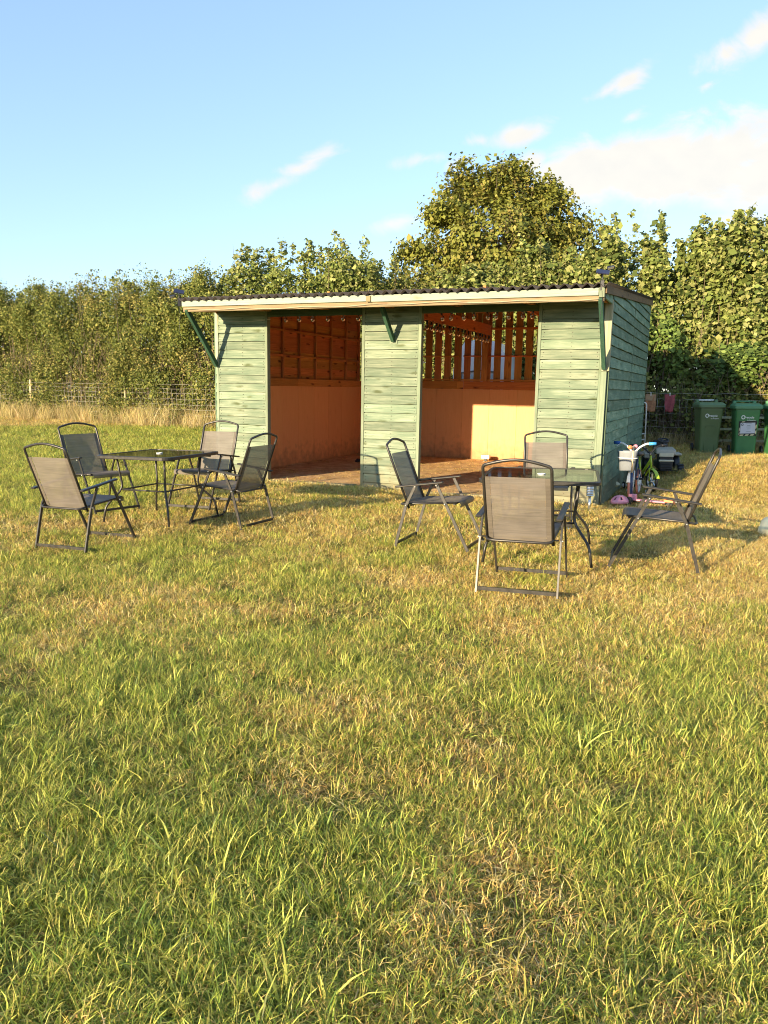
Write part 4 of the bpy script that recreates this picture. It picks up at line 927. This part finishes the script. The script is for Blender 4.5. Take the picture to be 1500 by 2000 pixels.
# ------------------------------------------------------------------ hedges and tree
def leaf_mesh(name, pos, size, cols, nrm, rng, mat, droop=0.):
    """one folded diamond leaf (2 triangles) at each position"""
    n = len(pos); d = rng.normal(size=(n, 3)); d[:, 2] += .25
    nn = nrm+rng.normal(size=(n, 3))*.75; nn /= np.linalg.norm(nn, axis=1)[:, None]
    d -= nn*np.sum(d*nn, 1)[:, None]; d /= np.linalg.norm(d, axis=1)[:, None]; s = np.cross(nn, d)
    sz = size*np.exp(rng.normal(size=n)*.32-.05)[:, None]
    v = np.empty((n, 4, 3)); v[:, 0] = pos-d*sz*.5; v[:, 1] = pos+s*sz*.40+nn*sz*.10; v[:, 2] = pos+d*sz*.55; v[:, 3] = pos-s*sz*.40+nn*sz*.10
    me = bpy.data.meshes.new(name); me.vertices.add(n*4); me.vertices.foreach_set('co', v.ravel()); me.loops.add(n*6); b = np.arange(n)[:, None]*4
    me.loops.foreach_set('vertex_index', (b+np.array([0, 1, 2, 0, 2, 3])).ravel()); me.polygons.add(n*2); me.polygons.foreach_set('loop_start', np.arange(n*2)*3); me.polygons.foreach_set('loop_total', np.full(n*2, 3))
    me.update(calc_edges=True); at = me.color_attributes.new('col', 'FLOAT_COLOR', 'POINT'); c4 = np.ones((n, 4, 4)); c4[:, :, :3] = cols[:, None]; at.data.foreach_set('color', c4.ravel())
    me.materials.append(mat); return me
PAL = {'fine': [(.185, .205, .045), (.12, .15, .035), (.26, .255, .065), (.08, .10, .025), (.34, .29, .09)],
       'broad': [(.24, .27, .07), (.17, .21, .05), (.32, .32, .11), (.09, .12, .03), (.22, .24, .06)],
       'field': [(.22, .23, .045), (.29, .26, .06), (.14, .16, .035), (.32, .25, .08), (.10, .12, .03)],
       'ivy': [(.16, .23, .05), (.11, .16, .04), (.22, .29, .07), (.07, .11, .03)]}
def shrub_mesh(seed, w, dpt, h, n, size, pal, spikes, spike_h, low=0.05, bare=0.):
    rng = np.random.default_rng(seed)
    # upright shoots
    ns = spikes; sx = rng.uniform(-w/2, w/2, ns); sy = rng.uniform(-dpt/2, dpt/2, ns)*.95; hh = h*(.90+.10*rng.random(ns)-.10*(np.abs(sx)/(w/2))**3)+spike_h*rng.random(ns)**1.6
    lean = rng.normal(size=(ns, 2))*.10
    k = rng.integers(0, ns, n); t = rng.random(n)**.8
    z = low+(hh[k]-low)*t
    spread = .22*(1-t**2.5)+.035
    x = sx[k]*(.93)+lean[k, 0]*z/h*.8+rng.normal(size=n)*spread; y = sy[k]+lean[k, 1]*z/h*.6+rng.normal(size=n)*spread
    # lumpy outline: push clusters in and out
    lump = fbm(x*.9+seed*3.1, z*.9+7, 3)-.5; y = y+lump*1.1
    # crown of leaves towards the open front
    front = rng.random(n) < .38; y = np.where(front, -dpt/2*(.85+.25*rng.random(n))+lump*1.3+rng.normal(size=n)*.08+.35*sm((z-h*.75)/(h*.3)), y)
    if bare > 0:
        keep = (z > bare) | (rng.random(n) < .35+.3*fbm(x*3, z*3, 2)); 
    else: keep = np.ones(n, bool)
    gap = fbm(x*2.3+seed, z*2.3-seed, 3); keep &= (gap > .42) | (rng.random(n) < .30)
    pos = np.stack([x, y, z], 1)[keep]; m = len(pos)
    C = np.array(PAL[pal]); ci = np.clip((fbm(pos[:, 0]*1.6+seed, pos[:, 2]*1.6, 3)-.3)*2.2*len(C)*.5+rng.normal(size=m)*1.1+1, 0, len(C)-1).astype(int)
    cols = C[ci]*rng.uniform(.75, 1.25, (m, 1))
    nrm = np.stack([pos[:, 0]*.2, -np.ones(m)*.55, .35+.3*(pos[:, 2] > h*.85)], 1)
    me = leaf_mesh('foliage', pos, size, cols, nrm, rng, M_leaf)
    bm = B(); r_ = random.Random(seed)
    for i in range(ns):
        top = Vector((sx[i]+lean[i, 0], sy[i]+lean[i, 1], hh[i]*.985)); b_ = Vector((sx[i]*.8, sy[i]*.9, -.05)); mid = b_.lerp(top, .5)+Vector((r_.uniform(-.12, .12), r_.uniform(-.1, .1), 0))
        tube(bm, [b_, mid, top], [.018, .012, .003], 4, caps=False)
    for i in range(int(ns*1.4)):
        x_ = r_.uniform(-w/2, w/2); y_ = -dpt/2*r_.uniform(.7, 1.05); z_ = r_.uniform(.0, h*.45); p0 = Vector((x_, y_, z_)); p1 = p0+Vector((r_.uniform(-.5, .5), r_.uniform(-.15, .15), r_.uniform(.2, 1.1)))
        tube(bm, [p0, p0.lerp(p1, .5)+Vector((r_.uniform(-.08, .08), -.05, .03)), p1], [.010, .008, .003], 3, caps=False)
    ms = bpy.data.meshes.new('stems'); bm.to_mesh(ms); bm.free(); ms.materials.append(M_stem); return me, ms
def shrub(label, x, y, rz, meshes, sc=(1, 1, 1), group=None, kind='hedge_shrub', cat='shrub'):
    t = thing(kind, label, cat, (x, y, gz(x, y)), rz, group); t.scale = sc
    a_ = bpy.data.objects.new('foliage', meshes[0]); link(a_, t); b_ = bpy.data.objects.new('stems', meshes[1]); link(b_, t); return t
FINE = [shrub_mesh(31+i, 2.5, 2.4, 4.35, 76000, .052, 'fine', 80, .5) for i in range(4)]
rs = random.Random(5)
# left hedge, behind the fence
names = ['fine leaved hedge shrub at the far end of the hedge, by the picture edge', 'fine leaved hedge shrub next to the end one, behind the outermost fence post', 'fine leaved hedge shrub rising behind the gap between the two visible fence posts',
         'fine leaved hedge shrub directly behind the fence post nearer the shelter', 'fine leaved hedge shrub with wispy tips just past the nearer fence post', 'fine leaved hedge shrub behind the long green brace of the shelter', 'fine leaved hedge shrub mostly hidden by the shelter corner']
hp = [(-17.6, 31.6), (-15.4, 30.2), (-13.3, 28.8), (-11.2, 27.5), (-9.1, 26.2), (-7.0, 24.9), (-4.9, 23.7)]
hs = [1.02, 1.0, 1.0, .99, .98, .99, 1.0]
for i, ((x, y), s_) in enumerate(zip(hp, hs)):
    shrub(names[i], x, y, R(-31)+rs.uniform(-.1, .1), FINE[i % 4], (1.02, 1, s_), 'fine leaved shrubs of the hedge beyond the fence')
MID = [shrub_mesh(51+i, 2.2, 2.0, 4.95, 28000, .088, 'broad', 46, .9) for i in range(2)]
MIDF = shrub_mesh(58, 2.0, 2.0, 4.8, 22000, .06, 'fine', 50, .6)
mid = [(-3.2, 22.9, MID[0], .93, 'broad leaved shrub rising over the end of the shelter roof nearest the fence'), (-1.2, 22.4, MID[1], .97, 'broad leaved shrub with tall shoots above the first bay roof'),
       (.6, 22.0, MIDF, .90, 'thin twiggy shrub in the dip between the broad leaved shrub and the tree'), (-.2, 23.6, MID[0], .90, 'broad leaved shrub set back behind the roof centre')]
for x, y, ms_, s_, lb in mid: shrub(lb, x, y, R(-18)+rs.uniform(-.2, .2), ms_, (1, 1, s_), 'shrubs showing above the shelter roof')
BR = [shrub_mesh(71+i, 2.2, 2.2, 5.0, 36000, .102, 'broad', 34, .9, bare=1.3) for i in range(3)]
rt = [(2.3, 21.4, BR[0], .86, 'broad leaved shrub under the tree crown, over the roof of the slatted bay'), (4.2, 20.6, BR[1], .90, 'broad leaved shrub at the foot of the tree, over the shelter roof end'),
      (6.1, 19.9, BR[2], .92, 'broad leaved shrub rising just past the back corner of the shelter'), (8.0, 19.2, BR[0], .95, 'pale broad leaved shrub behind the pegged cloths'),
      (9.8, 18.7, BR[1], .97, 'tall broad leaved shrub rising behind the bins'), (11.7, 18.1, BR[2], .98, 'broad leaved shrub beyond the last bin')]
for x, y, ms_, s_, lb in rt: shrub(lb, x, y, R(-15)+rs.uniform(-.2, .2), ms_, (1, 1, s_), 'broad leaved shrubs of the hedge behind the bins')
IV = shrub_mesh(91, 1.6, .7, 1.6, 3600, .10, 'ivy', 20, .3, low=.2)
t = shrub('bright green ivy climbing the hedge beside the shelter back corner', 6.05, 18.6, R(-10), IV, (1, 1, 1), None, 'ivy', 'ivy'); t.location.z = gz(6.05, 18.6)+1.25
t = shrub('bright green bramble leaves low in the hedge over the olive bin', 8.1, 17.25, R(-10), IV, (1.1, 1, .7), None, 'bramble', 'bramble'); t.location.z = gz(8.1, 17.2)+1.05
# dark undergrowth at the foot of the right hand hedge
UG = shrub_mesh(95, 2.6, .8, 1.3, 7000, .075, 'fine', 60, .4, low=.02)
for i, (x, y, lb) in enumerate(((5.9, 17.75, 'tangled low undergrowth behind the fence by the trolley'), (8.2, 17.25, 'tangled low undergrowth behind the olive bin'), (10.6, 16.7, 'tangled low undergrowth behind the last bin'))):
    shrub(lb, x, y, R(-13), UG, (1, 1, 1), 'undergrowth along the fence behind the bins', 'undergrowth_shrub', 'undergrowth')

def tree():
    x, y = 3.35, 23.2; z0 = gz(x, y); t = thing('field_maple_tree', 'rounded olive green tree rising above the hedge behind the shelter roof', 'tree', (x, y, z0))
    rng = np.random.default_rng(12); bm = B(); tube(bm, [(0, 0, -.1), (.1, 0, 1.5), (0, .1, 3.2)], [.22, .17, .12], 9, caps=False)
    P('trunk', bm, M_bark, t)
    blobs = [(-.2, 0, 6.9, 1.15), (-1.25, -.2, 6.2, 1.0), (.9, -.1, 6.4, 1.1), (-1.9, 0, 5.35, .95), (1.9, 0, 5.5, .95), (0, -.6, 5.6, 1.5), (2.7, .1, 4.9, .95), (2.3, 0, 5.9, .6), (-2.35, .1, 4.4, .8), (1.2, -.5, 4.8, 1.3), (-1.1, -.5, 4.7, 1.3), (-.85, 0, 7.35, .62), (.35, .1, 7.45, .6), (1.35, 0, 7.0, .55), (0, 0, 3.9, 2.2)]
    pos = []; bl = B()
    for (bx, by, bz, r_) in blobs:
        tube(bl, [(0, 0, 2.6+.2*bz/7), (bx*.5, by*.5, 2.6+(bz-2.6)*.55), (bx, by, bz)], [.09, .055, .02], 6, caps=False)
        nb = int(60*r_*r_)
        for k in range(nb):
            d = rng.normal(size=3); d /= np.linalg.norm(d); d[2] = abs(d[2])*.8+d[2]*.2; c = np.array([bx, by, bz])+d*r_*rng.uniform(.5, 1.22)*np.array([1, .9, .85]); cr = rng.uniform(.13, .30)
            m_ = int(64*(cr/.2)**2); q = rng.normal(size=(m_, 3))*cr*.62; pos.append(c+q)
            if k % 2 == 0: tube(bl, [(bx*.8, by*.8, bz-.3*r_), tuple(c)], [.018, .005], 4, caps=False)
    P('limbs', bl, M_bark, t)
    pos = np.concatenate(pos); gp = fbm(pos[:, 0]*1.7+31, pos[:, 2]*1.7+5, 3); pos = pos[(gp > .40) | (rng.random(len(pos)) < .35)]; pos[:, 1] *= .8; pos[:, 2] = 3.2+(pos[:, 2]-3.2)*1.0; n = len(pos)
    C = np.array(PAL['field']); ci = np.clip((fbm(pos[:, 0]*1.8+4, pos[:, 2]*1.8, 3)-.3)*5+rng.normal(size=n)*1.0, 0, 4).astype(int); cols = C[ci]*rng.uniform(.75, 1.25, (n, 1))
    c0 = np.array([0, 0, 5.0]); nrm = (pos-c0); nrm /= np.linalg.norm(nrm, axis=1)[:, None]; nrm[:, 2] += .3
    o = bpy.data.objects.new('crown', leaf_mesh('crown', pos, .095, cols, nrm, rng, M_leaf)); link(o, t)
tree()

# ------------------------------------------------------------------ grass
def tuft_mesh(name, seed, nb, rad, h, wid, cols, flop, hvar=.5, lay=1.0):
    rng = np.random.default_rng(seed); V = []; F = []; CC = []; C = np.array(cols)
    for b in range(nb):
        a = rng.uniform(0, 2*math.pi); r = rad*math.sqrt(rng.random()); base = np.array([r*math.cos(a), r*math.sin(a), -.01])
        az = rng.uniform(0, 2*math.pi); hh = h*(1-hvar+2*hvar*rng.random()); fl = flop*rng.uniform(.3, 1.3)
        d = np.array([math.cos(az), math.sin(az), 0]); fa = az+math.pi/2+rng.normal()*.6; s = np.array([math.cos(fa), math.sin(fa), 0])
        col = C[min(len(C)-1, int(abs(rng.normal())*len(C)*.55))]*rng.uniform(.7, 1.3); w = wid*rng.uniform(.6, 1.3); i0 = len(V)
        segs = 3; th = rng.uniform(.05, lay); p = base.copy()
        for k in range(segs+1):
            ww = w*(1-.15*k) if k < segs else 0
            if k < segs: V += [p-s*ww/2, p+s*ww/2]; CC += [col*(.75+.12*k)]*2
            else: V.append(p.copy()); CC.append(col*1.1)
            st = hh/segs; p = p+st*(d*math.sin(th)+np.array([0, 0, 1])*math.cos(th)); th += fl*.75
            if p[2] < .004: p[2] = .004
        for k in range(segs-1): F.append((i0+2*k, i0+2*k+1, i0+2*k+3, i0+2*k+2))
        F.append((i0+2*segs-2, i0+2*segs-1, i0+2*segs))
    me = bpy.data.meshes.new(name); me.from_pydata([tuple(v) for v in V], [], F); at = me.color_attributes.new('col', 'FLOAT_COLOR', 'POINT'); c4 = np.ones((len(V), 4)); c4[:, :3] = np.array(CC); at.data.foreach_set('color', c4.ravel())
    me.polygons.foreach_set('use_smooth', [True]*len(F)); me.materials.append(M_blade); return me
G1, G2, G3 = (.37, .43, .06), (.63, .60, .13), (.13, .20, .035)
S1, S2, S3 = (.88, .65, .21), (.78, .51, .14), (.95, .78, .36)
BR_ = (.36, .22, .08)
lib = bpy.data.collections.new('grass_tufts')
def reg(i, me): o = bpy.data.objects.new('tuft_%02d' % i, me); lib.objects.link(o)
k = 0
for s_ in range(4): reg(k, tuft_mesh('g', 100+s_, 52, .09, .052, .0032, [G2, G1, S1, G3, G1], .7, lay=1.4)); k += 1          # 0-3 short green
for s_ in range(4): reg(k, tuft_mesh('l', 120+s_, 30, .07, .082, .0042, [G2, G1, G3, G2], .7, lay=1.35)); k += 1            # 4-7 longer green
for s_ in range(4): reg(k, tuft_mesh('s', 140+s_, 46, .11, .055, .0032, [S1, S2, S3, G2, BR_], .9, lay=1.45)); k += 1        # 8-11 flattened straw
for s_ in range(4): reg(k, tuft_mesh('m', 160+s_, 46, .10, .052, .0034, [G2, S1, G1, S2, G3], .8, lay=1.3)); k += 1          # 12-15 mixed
for s_ in range(3): reg(k, tuft_mesh('x', 180+s_, 6, .04, .13, .0075, [G2, G1, (.50, .52, .20)], .8, lay=1.4)); k += 1     # 16-18 coarse long blades
tall = bpy.data.collections.new('dry_grass_tufts')
for s_ in range(4): tall.objects.link(bpy.data.objects.new('tuft_%02d' % s_, tuft_mesh('t', 200+s_, 34, .16, .52, .008, [(.70, .55, .24), (.78, .65, .36), (.56, .41, .16), (.42, .38, .13)], .42, lay=.3)))
def scatter(name, label, pts, rot, sc, idx, coll):
    me = bpy.data.meshes.new(name); me.vertices.add(len(pts)); me.vertices.foreach_set('co', np.asarray(pts, np.float32).ravel())
    for nm, tp, v in (('rot', 'FLOAT_VECTOR', rot), ('scl', 'FLOAT_VECTOR', sc)):
        a = me.attributes.new(nm, tp, 'POINT'); a.data.foreach_set('vector', np.asarray(v, np.float32).ravel())
    a = me.attributes.new('idx', 'INT', 'POINT'); a.data.foreach_set('value', np.asarray(idx, np.int32))
    o = bpy.data.objects.new(name, me); link(o); tag(o, label=label, kind='stuff')
    ng = bpy.data.node_groups.new(name, 'GeometryNodeTree'); ng.interface.new_socket('Geometry', in_out='INPUT', socket_type='NodeSocketGeometry'); ng.interface.new_socket('Geometry', in_out='OUTPUT', socket_type='NodeSocketGeometry')
    N = ng.nodes; L = ng.links; gi = N.new('NodeGroupInput'); go = N.new('NodeGroupOutput'); ci = N.new('GeometryNodeCollectionInfo'); ci.inputs[0].default_value = coll; ci.inputs[1].default_value = True; ci.inputs[2].default_value = True
    ip = N.new('GeometryNodeInstanceOnPoints'); ip.inputs['Pick Instance'].default_value = True
    def at(nm, t): n = N.new('GeometryNodeInputNamedAttribute'); n.data_type = t; n.inputs[0].default_value = nm; return n.outputs[0]
    L.new(gi.outputs[0], ip.inputs['Points']); L.new(ci.outputs[0], ip.inputs['Instance']); L.new(at('idx', 'INT'), ip.inputs['Instance Index'])
    e2r = N.new('FunctionNodeEulerToRotation'); L.new(at('rot', 'FLOAT_VECTOR'), e2r.inputs[0]); L.new(e2r.outputs[0], ip.inputs['Rotation']); L.new(at('scl', 'FLOAT_VECTOR'), ip.inputs['Scale'])
    L.new(ip.outputs[0], go.inputs[0]); md = o.modifiers.new('scatter', 'NODES'); md.node_group = ng; return o
rg = np.random.default_rng(3)
def lawn():
    PT = []; dens = []
    for y0, y1, den, s in ((.9, 2.6, 1150, .95), (2.6, 4.5, 800, .95), (4.5, 7.5, 560, 1.0), (7.5, 12, 260, 1.15), (12, 18, 150, 1.4), (18, 26, 80, 1.8), (26, 34, 35, 2.4)):
        xm = .54*y1+1.6; n = int((y1-y0)*2*xm*den); x = rg.uniform(-xm, xm, n); y = rg.uniform(y0, y1, n); PT.append(np.stack([x, y, np.full(n, s)], 1))
    A = np.concatenate(PT); x, y, s = A.T; lx, ly = to_local(x, y)
    inside = (lx > -.06) & (lx < W+.06) & (ly > -.04) & (ly < D+.05); keep = ~inside
    hedge = (y > 26.5-.62*(x+12.03)) & (x < -1); keep &= ~hedge; keep &= ~((x > 4) & (y > 18.5)); keep &= ~((x > -1) & (x < 4.2) & (y > 20))
    thin = fbm(x*2.2+3, y*2.2+8, 3); keep &= (thin > .36) | (rg.random(len(x)) < .30)
    x, y, s, lx, ly = x[keep], y[keep], s[keep], lx[keep], ly[keep]; n = len(x)
    n1 = fbm(x*.75+10, y*.75+30, 4); n2 = fbm(x*2.6+40, y*2.6+3, 3)
    # how green: lush near the camera and out beyond the first table, parched round the shelter
    g_ = .63-.10*np.clip(y-2.6, 0, 3.6)+.55*(n1-.5)+1.0*(n2-.5)
    g_ += .32*sm((-x+.2)/1.4)*sm((4.8-y)/2.2)                                   # lush corner near the camera
    g_ += .75*sm((-x-2.6)/1.2)*sm((y-7.6)/2.5)*(1-sm((y-21.5)/1.5))              # green strip before the fence
    g_ -= .35*sm((x-.6)/3)*sm((y-2.5)/3)+.04*sm((x+.2)/.8)                                         # parched on the shelter side
    g_ -= .8*sm((y-21.5)/1.5)*(x < 0)
    g_ += .28*np.exp(-(((x+1.7)/1.6)**2+((y-6.4)/.9)**2))+.22*np.exp(-(((x-1.2)/.9)**2+((y-6.0)/.7)**2))
    nearshed = np.exp(-(np.maximum(0, -ly)/.55)**2)*((lx > -.3) & (lx < W+.3)); g_ -= .35*nearshed
    bank = sm((x-3.6)/1.5)*sm((y-7.5)/2); g_ -= .45*bank
    g_ += rg.normal(size=n)*.13
    u_ = rg.random(n); idx = np.zeros(n, int)
    lush = g_ > .62; idx[:] = rg.integers(12, 16, n)
    idx[g_ < .34] = rg.integers(8, 12, (g_ < .34).sum()); idx[(g_ > .50)] = rg.integers(0, 4, (g_ > .50).sum())
    m_ = (g_ > .52) & (u_ < .10+.75*sm((g_-.60)/.45)*.5); idx[m_] = rg.integers(4, 8, m_.sum())
    m_ = (g_ > .50) & (rg.random(n) < .008+.010*(y < 3.5)); idx[m_] = rg.integers(16, 19, m_.sum())
    m_ = (g_ < .5) & (rg.random(n) < .03); idx[m_] = rg.integers(4, 8, m_.sum())
    z = ground(x, y); hs_ = s*rg.uniform(.75, 1.3, n)*(.85+.3*np.clip(g_, 0, 1)); hs_ = np.where(y > 20, hs_*.8, hs_)
    tilt = rg.normal(size=(n, 2))*.16
    rot = np.stack([tilt[:, 0], tilt[:, 1], rg.uniform(0, 2*math.pi, n)], 1); sc_ = np.stack([s*rg.uniform(.85, 1.2, n), s*rg.uniform(.85, 1.2, n), np.minimum(hs_, 1.5)], 1)
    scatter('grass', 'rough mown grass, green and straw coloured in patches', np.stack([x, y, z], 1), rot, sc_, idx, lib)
lawn()
def litter():
    n = 900; lx = rg.uniform(.1, W-.1, n); ly = rg.uniform(-.1, D-.1, n); kp = fbm(lx*1.5, ly*1.5, 3) > .45; kp |= ly < .8; lx, ly = lx[kp], ly[kp]; n = len(lx)
    x = OX+lx*ux+ly*nx; y = OY+lx*uy+ly*ny; z = ground(x, y)+.025
    scatter('straw_litter', 'loose straw scattered over the earth floor', np.stack([x, y, z], 1), np.stack([rg.normal(size=n)*.1, rg.normal(size=n)*.1, rg.uniform(0, 6.28, n)], 1), np.stack([np.full(n, 1.3), np.full(n, 1.3), rg.uniform(.3, .7, n)], 1), rg.integers(8, 12, n), lib)
litter()
def dry():
    n = 1150; s = rg.uniform(-6, 19, n); off = rg.normal(size=n)*.42-.05; x = -12.03+s*.849+off*.53; y = 26.46-s*.528+off*.85; kp = (x < -1.4) & ((rg.random(n) < .35+.9*fbm(x*1.2, y*1.2, 3))); x, y = x[kp], y[kp]; n = len(x)
    sc_ = rg.uniform(.4, 1.1, n)*(.7+.6*fbm(x*.8, y*.8, 3))
    scatter('tall_dry_grass', 'tall bleached grass left standing along the wire fence', np.stack([x, y, ground(x, y)], 1), np.stack([rg.normal(size=n)*.08, rg.normal(size=n)*.08, rg.uniform(0, 6.28, n)], 1), np.stack([sc_, sc_, sc_], 1), rg.integers(0, 4, n), tall)
    n = 260; x = rg.uniform(5.0, 12, n); y = 17.5-(x-4.7)*.25+rg.normal(size=n)*.3; kp = ~((x > 6.2) & (x < 8.3) & (y < 16.2)); x, y = x[kp], y[kp]; n = len(x); sc_ = rg.uniform(.3, .7, n)
    scatter('dry_weeds', 'dry weeds in the shade along the fence behind the bins', np.stack([x, y, ground(x, y)], 1), np.stack([rg.normal(size=n)*.1, rg.normal(size=n)*.1, rg.uniform(0, 6.28, n)], 1), np.stack([sc_, sc_, sc_], 1), rg.integers(0, 4, n), tall)
dry()
S.cycles.filter_width = 1.05; S.cycles.max_bounces = 10; S.cycles.diffuse_bounces = 7; S.cycles.transparent_max_bounces = 12; S.cycles.caustics_reflective = False; S.cycles.caustics_refractive = False
